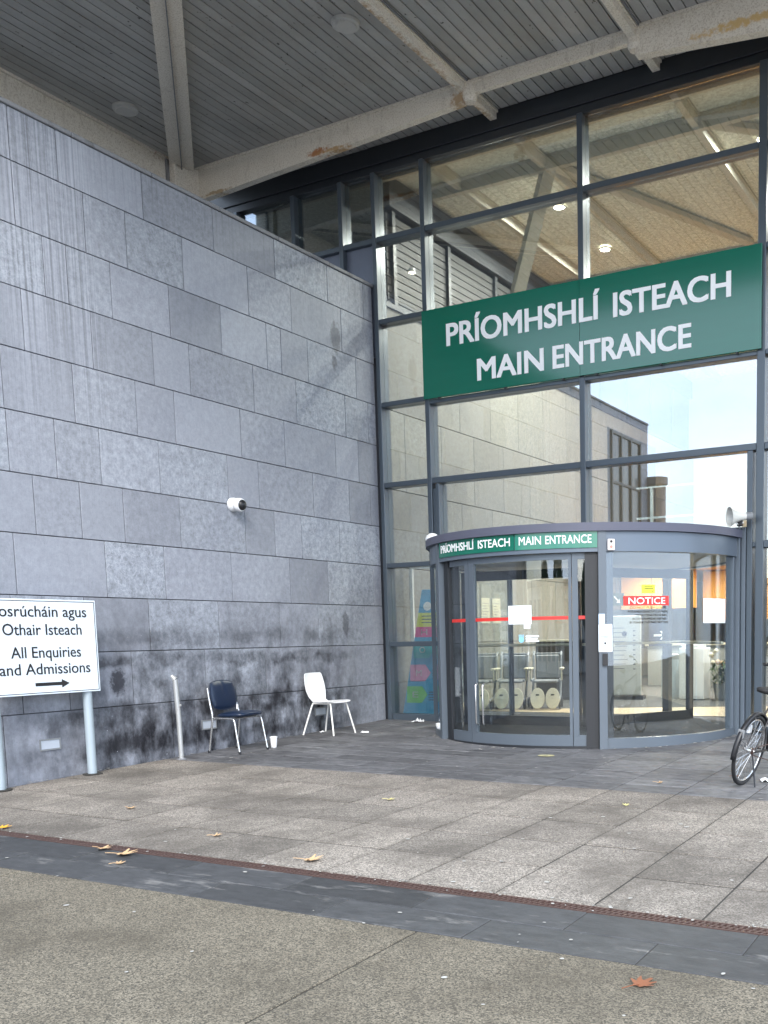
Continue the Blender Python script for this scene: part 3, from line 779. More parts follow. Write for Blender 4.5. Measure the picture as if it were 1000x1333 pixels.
# ceiling steel
for yy in (1.36, 6.2, 11):
    b = MB(); ibeam(b, (-.0, yy, 8.355), (10, yy, 8.355), .17, .17, .14, .09); b.build('ceiling_beam', M['beam_in'], lob)
for xx in (.75, 2.22, 4.58, 7.1):
    b = MB(); ibeam(b, (xx, .56, 8.352), (xx, 15, 8.352), .13, .13, .13, .09); b.build('ceiling_purlin', M['beam_in'], lob)
b = MB(); b.bar((2.22, 1.36, 8.28), (4.1, 5.9, 8.28), .16, .08); b.build('ceiling_brace', M['beam_in'], lob)
b = MB(); b.bar((4.6, 1.36, 8.28), (8.6, 5.2, 8.28), .16, .08); b.build('ceiling_brace', M['beam_in'], lob)
b = MB(); b.bar((2.25, 1.45, 8.25), (1.0, 2.3, 6.2), .20, .14); b.build('raking_strut', M['beam_in'], lob)
b = MB(); b.bar((1.0, 2.3, 6.2), (.6, 2.6, 5.4), .20, .14); b.build('raking_strut', M['beam_in'], lob)
# lit downlights; the last three are extras added to brighten the lobby
for k, (xx, yy, zz_) in enumerate(((1.70, 2.92, 8.33), (1.65, 4.95, 8.33), (5.25, 2.35, 8.33), (5.2, 6.0, 8.33), (7.6, 4.5, 8.33), (3.4, 8.5, 8.33))):
    dl = thing('downlight', ('lit round downlight upper left of the pair above the green sign', 'lit round downlight lower and right of the pair above the green sign',
        'lit round downlight at the right edge of the upper glazing', 'added fill downlight deep in the lobby ceiling', 'added fill downlight at the far right of the lobby ceiling', 'added fill downlight furthest back in the lobby ceiling')[k], 'ceiling light', (xx, yy, zz_))
    dl['group'] = 'lit lobby downlights'
    MB().lathe([(.085,0),(.085,-.02),(.105,-.02),(.105,.01),(.085,.01)], 20).build('ring', M['white'], dl)
    MB().lathe([(0,-.012),(.085,-.012)], 20).build('lens', M['lamp'], dl)
    ld = bpy.data.lights.new('downlight_lamp', 'AREA'); ld.shape = 'DISK'; ld.size = .16; ld.energy = 210; ld.color = (1,.97,.93)
    lo = bpy.data.objects.new('downlight_lamp', ld); COL.objects.link(lo); lo.parent = dl; lo.location = (0,0,-.016)
wl = thing('wall_spotlight', 'small lit spotlight on the dark clerestory at upper left of the glazing', 'light', (-.30+.4, .9, 6.98))
MB().lathe([(0,.03),(.05,.03),(.06,-.03),(0,-.03)], 14).build('housing', M['white'], wl)
MB().lathe([(0,-.034),(.05,-.034)], 14).build('lens', M['lamp'], wl)
# lower ceiling of orange wood over the reception, held by a dark bulkhead
MB().box(.03, 10, 6.4, 15, 2.72, 2.80).build('reception_ceiling', M['wood'], lob)
MB().box(.03, 10, 6.30, 6.39, 2.70, 3.05).build('bulkhead', M['grey_in'], lob)
MB().box(1.6, 10, 14.2, 14.9, 0, 2.7).build('reception_back', M['beige'], lob)
MB().box(.03, 1.85, 9.5, 9.7, 1.85, 2.7).build('wood_bulkhead', M['wood'], lob)
MB().box(1.9, 9.5, 10.0, 10.2, 1.55, 2.7).build('wood_partition', M['wood'], lob)
for k, (xx, yy) in enumerate(((1.75, 7.4), (2.6, 7.0), (4.4, 7.4), (1.2, 8.8), (3.0, 9.0))):
    pl = thing('ceiling_panel_light', ('lit oval light in orange ceiling above the NOTICE decal', 'lit oval light in orange ceiling near the yellow sticker', 'lit oval light in orange ceiling behind the pale blue sheet', 'second row left oval light in the orange ceiling', 'second row right oval light in the orange ceiling')[k], 'ceiling light', (xx, yy, 2.715)); pl['group'] = 'oval lights in the orange ceiling'
    MB().lathe([(0,-.01),(.16,-.01),(.17,0),(0,0)], 20).build('lens', M['lampw'], pl)
    ld = bpy.data.lights.new('reception_lamp', 'AREA'); ld.shape = 'DISK'; ld.size = .3; ld.energy = 38; ld.color = (1,.90,.78)
    lo = bpy.data.objects.new('reception_lamp', ld); COL.objects.link(lo); lo.parent = pl; lo.location = (0,0,-.014)
# mezzanine rail behind the glass above
mz = thing('mezzanine_balustrade', 'pale framed balustrade on the mezzanine seen faintly behind the glass', 'railing', (0, 6.3, 3.05))
for k in range(8): MB().box(2.0+1.0*k, 2.05+1.0*k, 0, .05, 0, 1.1).build('baluster', M['postgrey'], mz)
MB().box(1.7, 9.9, 0, .04, 1.1, 1.13).build('handrail', M['postgrey'], mz)
MB().box(1.7, 9.9, .02, .04, .5, .54).build('rail', M['postgrey'], mz)

# ------------------------------------------------------------------ revolving door
DX, DY, RB, RT = 3.5, -.1, 2.08, 2.20
rd = thing('revolving_door', 'large round revolving entrance door with grey curved canopy and glass drum', 'revolving door')
ZB = -.18
ZG, ZT = 2.215, 2.545
def P(ang, r, z): a = R(ang); return (DX+r*math.cos(a), DY+r*math.sin(a), z)
MB().arc(DX, DY, RB-.10, RB+.045, 0, 360, ZG, 2.445, 96).build('canopy_fascia', M['fascia'], rd, smooth='auto')
MB().arc(DX, DY, RB-.10, RT-.02, 0, 360, 2.449, ZT, 96).build('canopy_band', M['fascia_top'], rd, smooth='auto')
MB().lathe([(0,0),(RT-.06,0),(RT-.06,.012),(0,.012)], 96, Matrix.Translation((DX,DY,ZT-.014))).build('canopy_top', M['fascia_top'], rd)
MB().lathe([(0,0),(RB-.12,0),(RB-.12,.03),(0,.03)], 64, Matrix.Translation((DX,DY,ZG+.02))).build('drum_ceiling', M['grey_in'], rd)
AL, AM = -128.5, -60.3
# sills
MB().arc(DX, DY, RB-.05, RB+.03, AM+1.4, 2, ZB, .035).build('sill', M['frame'], rd, smooth='auto')
MB().arc(DX, DY, RB-.05, RB+.03, -184, AL-1.4, ZB, .035).build('sill', M['frame'], rd, smooth='auto')
MB().arc(DX, DY, RB-.04, RB+.005, AL+1.5, AM-1.5, ZB, -.055).build('threshold', M['frame_dark'], rd, smooth='auto')
# curved fixed glass
g1 = MB().arc(DX, DY, RB-.02, RB-.008, AM+1.4, 2, .035, ZG).build('curved_glass', M['glass_clear'], rd, smooth='auto')
MB().arc(DX, DY, RB-.02, RB-.008, -184, AL-1.4, .035, ZG).build('curved_glass', M['glass_clear'], rd, smooth='auto')
def post(ang, r0, r1, wdeg, z0, z1, mat, nm='post'):
    return MB().arc(DX, DY, r0, r1, ang-wdeg/2, ang+wdeg/2, z0, z1, 2).build(nm, M[mat], rd)
post(AL, RB-.08, RB+.065, 2.3, ZB, 2.46, 'frame'); post(AM, RB-.08, RB+.065, 2.5, ZB, 2.46, 'frame')
post(AL+3.6, RB-.16, RB-.005, 3.6, ZB, ZG, 'frame_dark', 'inner_post'); post(AM-3.4, RB-.16, RB-.005, 4.2, ZB, ZG, 'frame_dark', 'inner_post')
post(AM+2.6, RB-.14, RB-.03, 2.2, ZB, ZG, 'door_dark', 'inner_post')
post(.5, RB-.06, RB+.05, 3.0, ZB, ZG, 'frame'); post(-178, RB-.06, RB+.04, 2.4, ZB, ZG, 'frame')
# curved sliding leaves closing the front opening
lf = []
RL = RB-.02
for nm, a0, a1 in (('sliding_leaf', AL+6, -110.2), ('sliding_leaf', -110.0, -70.2), ('sliding_leaf', -70.0, AM-5)):
    L = MB()
    L.arc(DX, DY, RL-.045, RL, a0, a1, ZB+.04, .075)
    L.arc(DX, DY, RL-.045, RL, a0, a1, ZG-.075, ZG-.005)
    if a0 > -75: L.arc(DX, DY, RL-.045, RL+.004, a0, a0+1.9, .076, ZG-.076, 1)
    elif a0 > -115:
        L.arc(DX, DY, RL-.045, RL+.004, a0, a0+2.6, .076, ZG-.076, 1); L.arc(DX, DY, RL-.045, RL+.004, a1-1.0, a1, .076, ZG-.076, 1)
    else: L.arc(DX, DY, RL-.045, RL+.004, a1-2.0, a1, .076, ZG-.076, 1)
    lo = L.build(nm, M['frame'], rd, smooth='auto')
    MB().arc(DX, DY, RL-.028, RL-.018, a0+.3, a1-.3, .076, ZG-.076).build('pane', M['glass_clear'], lo, smooth='auto')
    lf.append(lo)
    # red safety stripe on the glass
    MB().arc(DX, DY, RL-.017, RL-.0155, a0+(2.7 if -115 < a0 < -75 else 2.0 if a0 > -75 else 0), a1-(1.2 if -115 < a0 < -75 else .4 if a0 > -75 else 2.2), 1.445, 1.485).build('red_stripe', M['red'], lo)
hd = MB()
for ag in (-106.2, -102.9):
    hd.tube([P(ag, RL+.02, .17), P(ag, RL+.05, .20), P(ag, RL+.05, .66), P(ag, RL+.02, .69)], .011, 8)
hd.build('handle', M['chrome'], lf[1], smooth=True)
# rotor: three wings
rot = MB().lathe([(0,-.05),(.07,-.05),(.07,ZG+.03),(0,ZG+.03)], 16, Matrix.Translation((DX,DY,0))).build('rotor_column', M['door_dark'], rd, smooth='auto')
for ang in (-57.5, 60.5, 183):
    W = MB(); a = R(ang); T = Matrix.Translation((DX,DY,0)) @ Matrix.Rotation(a, 4, 'Z')
    W.box(.09, RB-.14, -.028, .028, -.02, .12, T).box(.09, RB-.14, -.028, .028, ZG-.16, ZG-.03, T)
    W.box(.09, .19, -.029, .029, .12, ZG-.16, T).box(RB-.24, RB-.14, -.029, .029, .12, ZG-.16, T)
    wo = W.build('door_wing', M['door_dark'], rd)
    MB().box(.19, RB-.24, -.005, .005, .12, ZG-.16, T).build('pane', M['glass_clear'], wo)
    bb = MB(); bb.tube([T @ Vector((.22, -.075, 1.13)), T @ Vector((RB-.27, -.075, 1.13))], .02, 10)
    bb.tube([T @ Vector((.22, .075, 1.13)), T @ Vector((RB-.27, .075, 1.13))], .02, 10)
    bb.build('push_bar', M['tan'], wo, smooth='auto')
# inner posts of the exit side
post(77, RB-.10, RB, 3.2, -.1, ZG, 'door_dark', 'exit_post'); post(150, RB-.08, RB, 1.4, -.1, ZG, 'door_dark', 'exit_post')
MB().arc(DX, DY, RB-.03, RB-.018, 3, 75.2, .03, ZG).build('curved_glass', M['glass_clear'], rd, smooth='auto')
MB().arc(DX, DY, RB-.03, RB-.018, 151, 176, .03, ZG).build('curved_glass', M['glass_clear'], rd, smooth='auto')
tag(MB().lathe([(0,-.012),(RB-.11,-.012)], 64, Matrix.Translation((DX,DY,0))).build('drum_floor', M['mat']), kind='structure')
# cream guard rail beside the glass on the right
gr = MB().tube([P(72, RB-.14, 1.13), P(30, RB-.55, 1.13), P(-6, RB-.08, 1.13)], .022, 10).build('guard_rail', M['tan'], rd, smooth='auto')

# curved name plates
ds = thing('door_sign', 'curved green sign with white bilingual main entrance wording on revolving door canopy', 'sign')
def cyl(r): return lambda x, z, d: Vector(P(x, r+d, z))
MB().arc(DX, DY, RB+.048, RB+.060, -126.3, -88.6, 2.262, 2.470).build('dark_plate', M['green'], ds, smooth='auto', label='darker green half')
MB().arc(DX, DY, RB+.048, RB+.060, -88.3, -61.8, 2.262, 2.470).build('light_plate', M['green_sheen'], ds, smooth='auto', label='green half lightened for its reflection')
for w_, a_, b_ in (('PRÍOMHSHLÍ', -124.2, -104.6), ('ISTEACH', -102.6, -90.0), ('MAIN', -86.8, -79.4), ('ENTRANCE', -78.0, -63.6)):
    build_letters(ds, w_, a_, b_, 2.316, .092, cyl(RB+.0605), .004, .022, M['letter'])
# papers and stickers fixed to the door glass
def sheet(name, label, cat, a0, a1, z0, z1, mat, r=RL+.002):
    o = MB().arc(DX, DY, r, r+.0012, a0, a1, z0, z1).build(name, M[mat], smooth='auto'); return tag(o, label, cat)
pp = sheet('paper_notice', 'blank looking white paper sheet taped over the red stripe on the door', 'notice', -92.3, -83.8, 1.40, 1.62, 'paper')
MB().arc(DX, DY, RL+.0005, RL+.0015, -86.6, -84.3, 1.345, 1.398).build('tape_tab', M['paper'], pp)
sheet('paper_notice', 'pale blue square sheet stuck on the right hand curved glass', 'notice', -22.0, -8.2, 1.38, 1.68, 'paper', RB-.006)
ys = sheet('sticker', 'small yellow sticker above the red notice on the glass', 'sticker', -47.0, -42.4, 1.735, 1.835, 'yellow', RB-.006)
t = MB()
for k, z in enumerate((1.81, 1.79)): t.arc(DX, DY, RB-.0044, RB-.004, -46.2, -43.2+k*.2, z-.004, z+.004)
add_text(t, 'i', -43.4, -43.1, 1.745, .02, cyl(RB-.004), 0)
t.build('print', M['ink'], ys)
nb = thing('notice_decal', 'red and black NOTICE do not push door decal on the curved glass', 'notice')
MB().arc(DX, DY, RB-.006, RB-.0048, -53.3, -37.2, 1.592, 1.705).build('red_field', M['red'], nb)
t = MB(); add_text(t, 'NOTICE', -51.6, -38.6, 1.612, .073, cyl(RB-.0044), .015); t.build('heading', M['letter'], nb)
t = MB()
for s, a0, a1, z in (('DO NOT PUSH DOOR', -51.0, -38.2, 1.555), ('FOR EMERGENCY STOP PRESS', -51.8, -37.6, 1.510), ('DO NOT START ROTATION', -49.2, -38.0, 1.468),
                     ('ROTATION MAY BE RESUMED', -50.2, -38.0, 1.426), ('BY PUSHING THE WALL BUTTON', -51.2, -37.6, 1.384)):
    add_text(t, s, a0, a1, z, .024 if z < 1.55 else .03, cyl(RB-.0044), .01)
t.build('small_print', M['ink'], nb)
hs = thing('hand_sticker', 'small blue hand and text sticker below paper on the sliding door', 'sticker')
t = MB()
for k in range(3): t.arc(DX, DY, RL+.001, RL+.0018, -86.0, -81.3-(k % 2)*.5, 1.245-k*.028, 1.263-k*.028)
t.build('text_strip', M['paper'], hs)
t = MB(); t.lathe([(0,0),(.035,0)], 14, Matrix.Translation(P(-87.6, RL+.001, 1.215)) @ Matrix.Rotation(R(-87.6), 4, 'Z') @ Matrix.Rotation(R(90), 4, 'Y'))
for k in range(4): t.arc(DX, DY, RL+.001, RL+.0018, -88.5+k*.5, -88.25+k*.5, 1.24, 1.275)
t.build('hand_mark', simple('sky blue print', (.25,.6,.85), .5), hs)
# instruction plate on the middle post
ip = thing('instruction_sheet', 'white laminated instruction sheet with round symbol on the middle door post', 'notice')
T = Matrix.Translation(P(AM+.6, RB+.075, 0)) @ Matrix.Rotation(R(AM+.6+90), 4, 'Z')
MB().box(-.075, .085, -.004, .004, 1.06, 1.38, T).build('sheet', M['paper'], ip)
MB().box(-.073, .0, -.003, .004, 1.385, 1.50, T).build('upper_sheet', simple('pale blue card', (.55,.7,.85), .6), ip)
t = MB()
for z, wd in ((1.335,.05),(1.29,.02),(1.255,.05),(1.24,.06),(1.225,.03)): t.box(.005-wd, .005+wd, -.0056, -.0045, z-.003, z+.003, T)
ring = [(T @ Vector((.005+.032*math.cos(q*PI/10), -.005, 1.16+.032*math.sin(q*PI/10)))) for q in range(20)]
t.tube(ring, .003, 6, close=True); t.box(-.01, .012, -.0056, -.0045, 1.145, 1.172, T); t.build('print', M['ink'], ip)
kb = MB().box(-.03, .03, -.03, .0, .90, 1.04, T).build('key_switch', M['black']); tag(kb, 'small black key switch on the middle door post', 'switch')
sb = thing('sensor_box', 'small white alarm box with black button on the canopy beside the green sign', 'alarm')
T2_ = Matrix.Translation(P(AM+2.7, RB+.065, 0)) @ Matrix.Rotation(R(AM+2.7+90), 4, 'Z')
MB().cbox(-.042, .042, -.03, .0, 2.225, 2.355, .006, T2_).build('box', simple('pinkish white plastic', (.72,.66,.64), .5), sb)
MB().lathe([(0,.004),(.015,.004),(.015,0)], 14, T2_ @ Matrix.Translation((0,-.031,2.325)) @ Matrix.Rotation(R(90), 4, 'X')).build('button', M['black'], sb)
MB().lathe([(0,.003),(.017,.003),(.017,0)], 14, T2_ @ Matrix.Translation((0,-.031,2.265)) @ Matrix.Rotation(R(90), 4, 'X')).build('lens', simple('faded red lens', (.55,.25,.2), .4), sb)
# little white dome at left of canopy
dm = thing('dome_sensor', 'small white dome sensor at the left end of the door canopy', 'sensor', P(-140, RT-.1, ZT))
MB().lathe([(.09,-.01),(.09,.02),(.075,.055),(.04,.08),(0,.088)], 18).build('dome', M['white'], dm, smooth='auto')
MB().lathe([(.05,-.03),(.05,-.01),(0,-.01)], 14).build('base', M['greyplastic'], dm)

# horn loudspeaker
hl = thing('horn_loudspeaker', 'cream horn loudspeaker bracketed to right end of the door canopy', 'loudspeaker', (5.70, -.33, 2.69)); hl.scale = (.88, .88, .88)
ax = Vector((-.80, -.62, -.05)).normalized()
TT = ax.to_track_quat('Z', 'Y').to_matrix().to_4x4()
MB().lathe([(0,-.16),(.045,-.16),(.05,-.10),(.062,-.02),(.085,.05),(.115,.10),(.135,.13),(.14,.14),(.13,.138),(.10,.09),(.05,.02),(.03,.0),(0,0)], 28, TT).build('horn', M['horn'], hl, smooth='auto')
MB().lathe([(0,.075),(.02,.07),(.026,.02),(.026,0),(0,0)], 14, TT).build('driver_plug', M['greyplastic'], hl, smooth='auto')
MB().lathe([(0,-.20),(.05,-.20),(.055,-.15),(.05,-.10),(.0,-.10)], 20, TT).build('driver_cover', M['greyplastic'], hl, smooth='auto')
b = MB(); b.tube([(.03,.02,-.06), (.02,.03,-.11), (-.02,.08,-.14)], .013, 8); b.tube([(-.04,-.02,-.08), (0,.02,-.12), (.06,.03,-.08)], .01, 8)
b.build('bracket', M['white'], hl, smooth='auto')
MB().cbox(-.03,.05,.0,.06,-.13,-.05,.006).build('junction_box', M['black'], hl)
# ------------------------------------------------------------------ things inside the lobby
ob = thing('information_obelisk', 'tall tapering blue information stand with yellow, pink and green panels behind the left glass', 'display stand', (.50, .50, -.012), R(8))
def tw(z): return .43-(.43-.10)*z/2.02
def tp(x, z, yy=0): return (x, -.16*(1-z/2.02)-.02-yy, z)
for i, (z0, z1, mt) in enumerate(((0,1.28,'blue'),(1.28,1.44,'magenta'),(1.44,1.66,'yellow'),(1.66,2.02,'blue'))):
    b = MB()
    vs = [(-tw(z0),)+tp(0,z0)[1:], (tw(z0),)+tp(0,z0)[1:], (tw(z1),)+tp(0,z1)[1:], (-tw(z1),)+tp(0,z1)[1:]]
    vs += [(v[0], .18*(1-v[2]/2.02)+.03, v[2]) for v in vs]
    b.add(vs, [(0,1,2,3),(7,6,5,4),(0,4,5,1),(1,5,6,2),(2,6,7,3),(3,7,4,0)])
    b.build('panel', M[mt], ob, label=('lower blue panel','magenta panel with letter H','yellow panel','top blue panel with circle')[i])
for z, mt, ch in ((1.08,'teal','O'), (.72,'pink','M'), (.38,'greenp','E')):
    x0 = -tw(z)+.02; h = .13
    b = MB(); o = len(b.v)
    pts = [(x0, z-h), (x0+.26, z-h), (x0+.36, z), (x0+.26, z+h), (x0, z+h)]
    b.v += [tp(px, pz, .006) for px, pz in pts]+[tp(px, pz, .002) for px, pz in pts]
    b.f += [(0,1,2,3,4), (9,8,7,6,5)]+[(i, i+5, (i+1) % 5+5, (i+1) % 5) for i in range(5)]
    a = b.build('arrow_tag', M[mt], ob)
    t = MB(); add_text(t, ch, x0+.10, x0+.20, z-.045, .09, lambda x, z_, d: Vector(tp(x, z_, .008)), .02); t.build('letter', M['letter'], a)
    t = MB()
    for q in range(4): t.add([tp(x0+.38, z+.03-q*.04, .004), tp(x0+.60, z+.03-q*.04, .004), tp(x0+.60, z+.045-q*.04, .004), tp(x0+.38, z+.045-q*.04, .004)], [(0,1,2,3)])
    t.build('small_print', M['navy'], ob)
t = MB(); add_text(t, 'H', -.11, -.0, 1.315, .09, lambda x, z_, d: Vector(tp(x, z_, .006)), .02); t.build('letter', M['letter'], ob)
t = MB(); t.v += [tp(.0+.07*math.cos(q*PI/10), 1.76+.07*math.sin(q*PI/10), .006) for q in range(20)]; t.f.append(tuple(range(20))); t.build('circle_mark', M['letter'], ob)
t = MB()
for q in range(3): t.add([tp(-.10, 1.60-q*.05, .004), tp(.14, 1.60-q*.05, .004), tp(.14, 1.615-q*.05, .004), tp(-.10, 1.615-q*.05, .004)], [(0,1,2,3)])
t.build('small_print', M['navy'], ob)

def wheelchair(loc, rz, label):
    w_ = thing('transport_chair', label, 'wheelchair', loc, rz, 'cream and grey transport chairs parked inside the door')
    b = MB()
    for s in (-.24, .24):
        b.tube([(s,.35,.95),(s,.30,.98),(s,.20,.92),(s,.12,.50),(s,-.05,.22),(s,-.32,.16)], .02, 8)
        b.tube([(s,.14,.52),(s,-.25,.50)], .02, 8)
    b.tube([(-.24,.35,.95),(.24,.35,.95)], .02, 8)
    b.build('frame', M['greyplastic'], w_, smooth='auto')
    MB().cbox(-.21,.21,-.24,.16,.46,.51,.02).build('seat', M['greyplastic'], w_)
    b = MB(); b.cbox(-.21,.21,-.02,.02,.0,.42,.02, Matrix.Translation((0,.20,.52)) @ Matrix.Rotation(R(-10),4,'X')); b.build('backrest', M['greyplastic'], w_)
    for s in (-.27,.27):
        MB().cbox(s-.035,s+.035,-.20,.16,.68,.72,.012).build('armrest', M['tan'], w_)
        MB().tube([(s,-.12,.68),(s,-.12,.50)], .014, 8).build('arm_support', M['tan'], w_)
    for s in (-.13,.13):
        o = MB().lathe([(0,-.015),(.12,-.015),(.125,0),(.12,.015),(0,.015)], 18, Matrix.Translation((s,-.36,.20)) @ Matrix.Rotation(R(72),4,'X') @ Matrix.Scale(1.5,4,(0,1,0))).build('footplate', M['tan'], w_, smooth='auto')
        MB().box(s-.03,s+.03,-.39,-.385,.25,.275).build('badge', M['black'], w_)
    for (sx, sy) in ((-.24,.28),(.24,.28),(-.24,-.18),(.24,-.18)):
        MB().lathe([(0,-.018),(.085,-.018),(.095,0),(.085,.018),(0,.018)], 16, Matrix.Translation((sx,sy,.095)) @ Matrix.Rotation(R(90),4,'Y')).build('wheel', M['rubber'], w_, smooth='auto')
    return w_
c1 = wheelchair((.85, 2.55, -.01), R(18), 'cream transport chair nearest the left post behind the sliding door')
for (l, rz, lb) in (((1.42, 2.75, -.01), R(22), 'cream transport chair furthest right of the parked row'), ((.35, 2.30, -.01), R(14), 'cream transport chair at the wall end of the parked row')):
    c = copy_tree(c1); c.location = l; c.rotation_euler = (0,0,rz); c['label'] = lb
# notices on the inner wall
for k, yy in enumerate((2.95, 3.35)):
    t = thing('wall_notice', ('left', 'right')[k]+' one of two pale notices on the inner stone wall', 'notice', (.005, yy, 1.50)); t['group'] = 'pale notices on the inner stone wall'
    MB().box(0,.006,0,.30,0,.46).build('sheet', M['tan'], t)
    q = MB()
    for j in range(7): q.box(.007,.008,.04,.26-(j % 3)*.04,.06+j*.05,.07+j*.05)
    q.build('print', M['greyplastic'], t)
# directory board
db = thing('directory_board', 'tall silver directory board with arrows on a dark plinth inside the right glass', 'information board', (1.98, 4.85, -.012), R(12))
MB().cbox(-.36,.36,-.05,.05,.12,1.62,.01).build('board', simple('brushed board', (.40,.42,.41), .45, .1), db)
MB().box(-.42,.42,-.16,.16,0,.12).build('plinth', M['black'], db)
q = MB()
for j in range(10): q.box(-.28, .05+.03*(j % 3), -.0525, -.051, .62+j*.085, .63+j*.085)
for j in range(9):
    q.v += [(.22,-.0525,.60+j*.09),(.27,-.0525,.615+j*.09),(.22,-.0525,.63+j*.09)]; n = len(q.v); q.f.append((n-3,n-2,n-1))
q.build('print', M['navy'], db)
MB().lathe([(0,0),(.05,0)], 12, Matrix.Translation((.05,-.053,1.28)) @ Matrix.Rotation(R(90),4,'X')).build('emblem', M['navy'], db)
# blue arrow board hanging behind
ab = thing('arrow_sign', 'dark blue hanging sign with white arrow pointing right', 'sign', (2.66, 5.0, 1.05))
MB().box(-.20,.22,0,.02,-.02,.42).build('panel', M['navy'], ab)
q = MB(); q.box(-.10,.06,-.006,-.002,.16,.20); q.v += [(.02,-.006,.10),(.07,-.006,.10),(.15,-.006,.18),(.07,-.006,.26),(.02,-.006,.26),(.09,-.006,.18)]; q.f.append((8,9,10,13)); q.f.append((13,10,11,12))
q.build('arrow', M['letter'], ab)
q = MB(); q.tube([(-.15,.01,.42),(-.15,.01,1.6)], .008, 6); q.tube([(.18,.01,.42),(.18,.01,1.6)], .008, 6); q.build('hanger', M['black'], ab)
es = thing('exit_sign', 'dark green hanging sign with white diagonal arrow near the orange ceiling', 'sign', (1.82, 4.9, 1.80))
MB().box(-.13,.17,0,.03,0,.24).build('panel', simple('dark green sign', (.06,.07,.04), .5), es)
q = MB(); q.bar((-.02,-.004,.18),(.07,-.004,.08),.02,.006,(0,1,0)); q.v += [(.10,-.006,.05),(.09,-.006,.13),(.02,-.006,.06)]; n = len(q.v); q.f.append((n-3,n-2,n-1)); q.build('arrow', M['letter'], es)
q = MB(); q.tube([(.02,.015,.24),(.02,.015,.92)], .008, 6); q.build('hanger', M['black'], es)
# bin
bn = thing('waste_bin', 'cylindrical metal waste bin beside the directory board in the lobby', 'bin', (2.78, 5.3, -.012))
MB().lathe([(0,0),(.17,0),(.17,.80),(.15,.83),(.12,.83)], 24).build('body', M['postgrey'], bn, smooth='auto')
MB().lathe([(.175,.80),(.175,.87),(.10,.89),(.10,.86)], 24).build('rim', M['grey_in'], bn, smooth='auto')
# white cabinet with folded linen
cb = thing('white_cabinet', 'white cabinet stacked with crumpled white linen in the lobby', 'cabinet', (3.28, 5.2, -.012))
MB().cbox(-.22,.26,-.2,.2,.05,1.0,.01).build('carcass', M['white'], cb)
MB().box(-.2,.24,-.206,-.202,.1,.95).build('door', M['seatwhite'], cb)
MB().box(-.2,.24,-.17,.18,0,.05).build('plinth', M['greyplastic'], cb)
ln = MB()
for k in range(7):
    bm = bmesh.new(); bmesh.ops.create_icosphere(bm, subdivisions=2, radius=.085)
    for v in bm.verts: v.co = Vector((v.co.x*1.1, v.co.y, v.co.z*.7))*(1+.18*math.sin(9*v.co.x*10+k*3)*math.cos(70*v.co.y+k))
    ln.bm(bm, Matrix.Translation((3.14+.075*(k % 4)+.02*k, 5.16+.08*(k//4), 1.03+.02*(k % 2)))); bm.free()
lo = ln.build('linen', M['seatwhite'], smooth=True); tag(lo, 'crumpled white linen heap on top of the white cabinet', 'linen')
# flowers on a trolley
fl = thing('flower_stand', 'stand of pale flowers in dark foliage behind the right part of drum', 'plant', (3.85, 5.2, -.012))
MB().lathe([(0,0),(.14,0),(.19,.32),(.18,.34),(0,.34)], 18).build('pot', M['greyplastic'], fl, smooth='auto')
q = MB(); rr = random.Random(3)
for k in range(160):
    a_, r_, z_ = rr.uniform(0,2*PI), rr.uniform(.02,.26), rr.uniform(.35,.72)
    c0 = Vector((r_*math.cos(a_), r_*math.sin(a_), z_)); d1 = Vector((rr.uniform(-1,1),rr.uniform(-1,1),rr.uniform(-.2,1))).normalized()*.09; d2 = d1.cross(Vector((0,0,1))).normalized()*.03
    q.add([c0-d1, c0+d2, c0+d1, c0-d2], [(0,1,2,3)])
q.build('leaves', M['foliage'], fl)
for k in range(9):
    bm = bmesh.new(); bmesh.ops.create_icosphere(bm, subdivisions=1, radius=.055)
    MB().bm(bm).build('flower', M['leaf_tan'] if k % 3 == 0 else M['tan'], fl, smooth=True).location = (rr.uniform(-.2,.2), rr.uniform(-.22,.05), rr.uniform(.6,.95)); bm.free()
# walking frame
wk = thing('walking_frame', 'folding metal walking frame with small wheels left of the directory board', 'walking frame', (1.52, 4.25, -.012))
q = MB()
for s in (-.12,.14):
    q.tube([(s,.25,.05),(s,.05,.82),(s,-.02,.85),(s,-.25,.07)], .012, 8)
q.tube([(-.12,-.05,.70),(.14,-.05,.70)], .010, 8); q.tube([(-.12,-.17,.35),(.14,-.17,.35)], .010, 8); q.build('frame', M['chrome'], wk, smooth='auto')
for s in (-.12,.14):
    MB().lathe([(0,-.012),(.05,-.012),(.055,0),(.05,.012),(0,.012)], 16, Matrix.Translation((s,-.25,.055)) @ Matrix.Rotation(R(90),4,'Y')).build('wheel', M['rubber'], wk, smooth='auto')
# dark reception counter with chairs silhouettes
dp = thing('dark_partition', 'dark timber lined low partition behind the parked transport chairs', 'partition', (.35, 4.4, -.012))
MB().cbox(0,1.35,0,.06,.0,1.15,.008).build('board', simple('dark stained timber', (.07,.058,.045), .4), dp)
MB().cbox(-.02,1.37,-.02,.08,1.15,1.19,.006).build('cap', M['tan'], dp)
rc = thing('reception_counter', 'long grey reception counter at the back of the lobby', 'counter', (1.2, 8.2, -.012))
MB().cbox(0,3.0,0,.6,0,1.0,.01).build('front', M['grey_in'], rc); MB().cbox(-.05,3.05,-.05,.65,1.0,1.05,.01).build('top', M['tan'], rc)
# white framed inner partition seen through the left glazing
ipn = thing('inner_screen_frame', 'white framed inner screen behind the narrow left glazing', 'screen', (.12, .55, -.012))
q = MB(); q.box(.0,.05,0,.04,1.2,2.42); q.box(.05,.80,0,.04,2.36,2.46); q.box(.05,.62,0,.04,1.19,1.24); q.build('frame', M['white'], ipn)

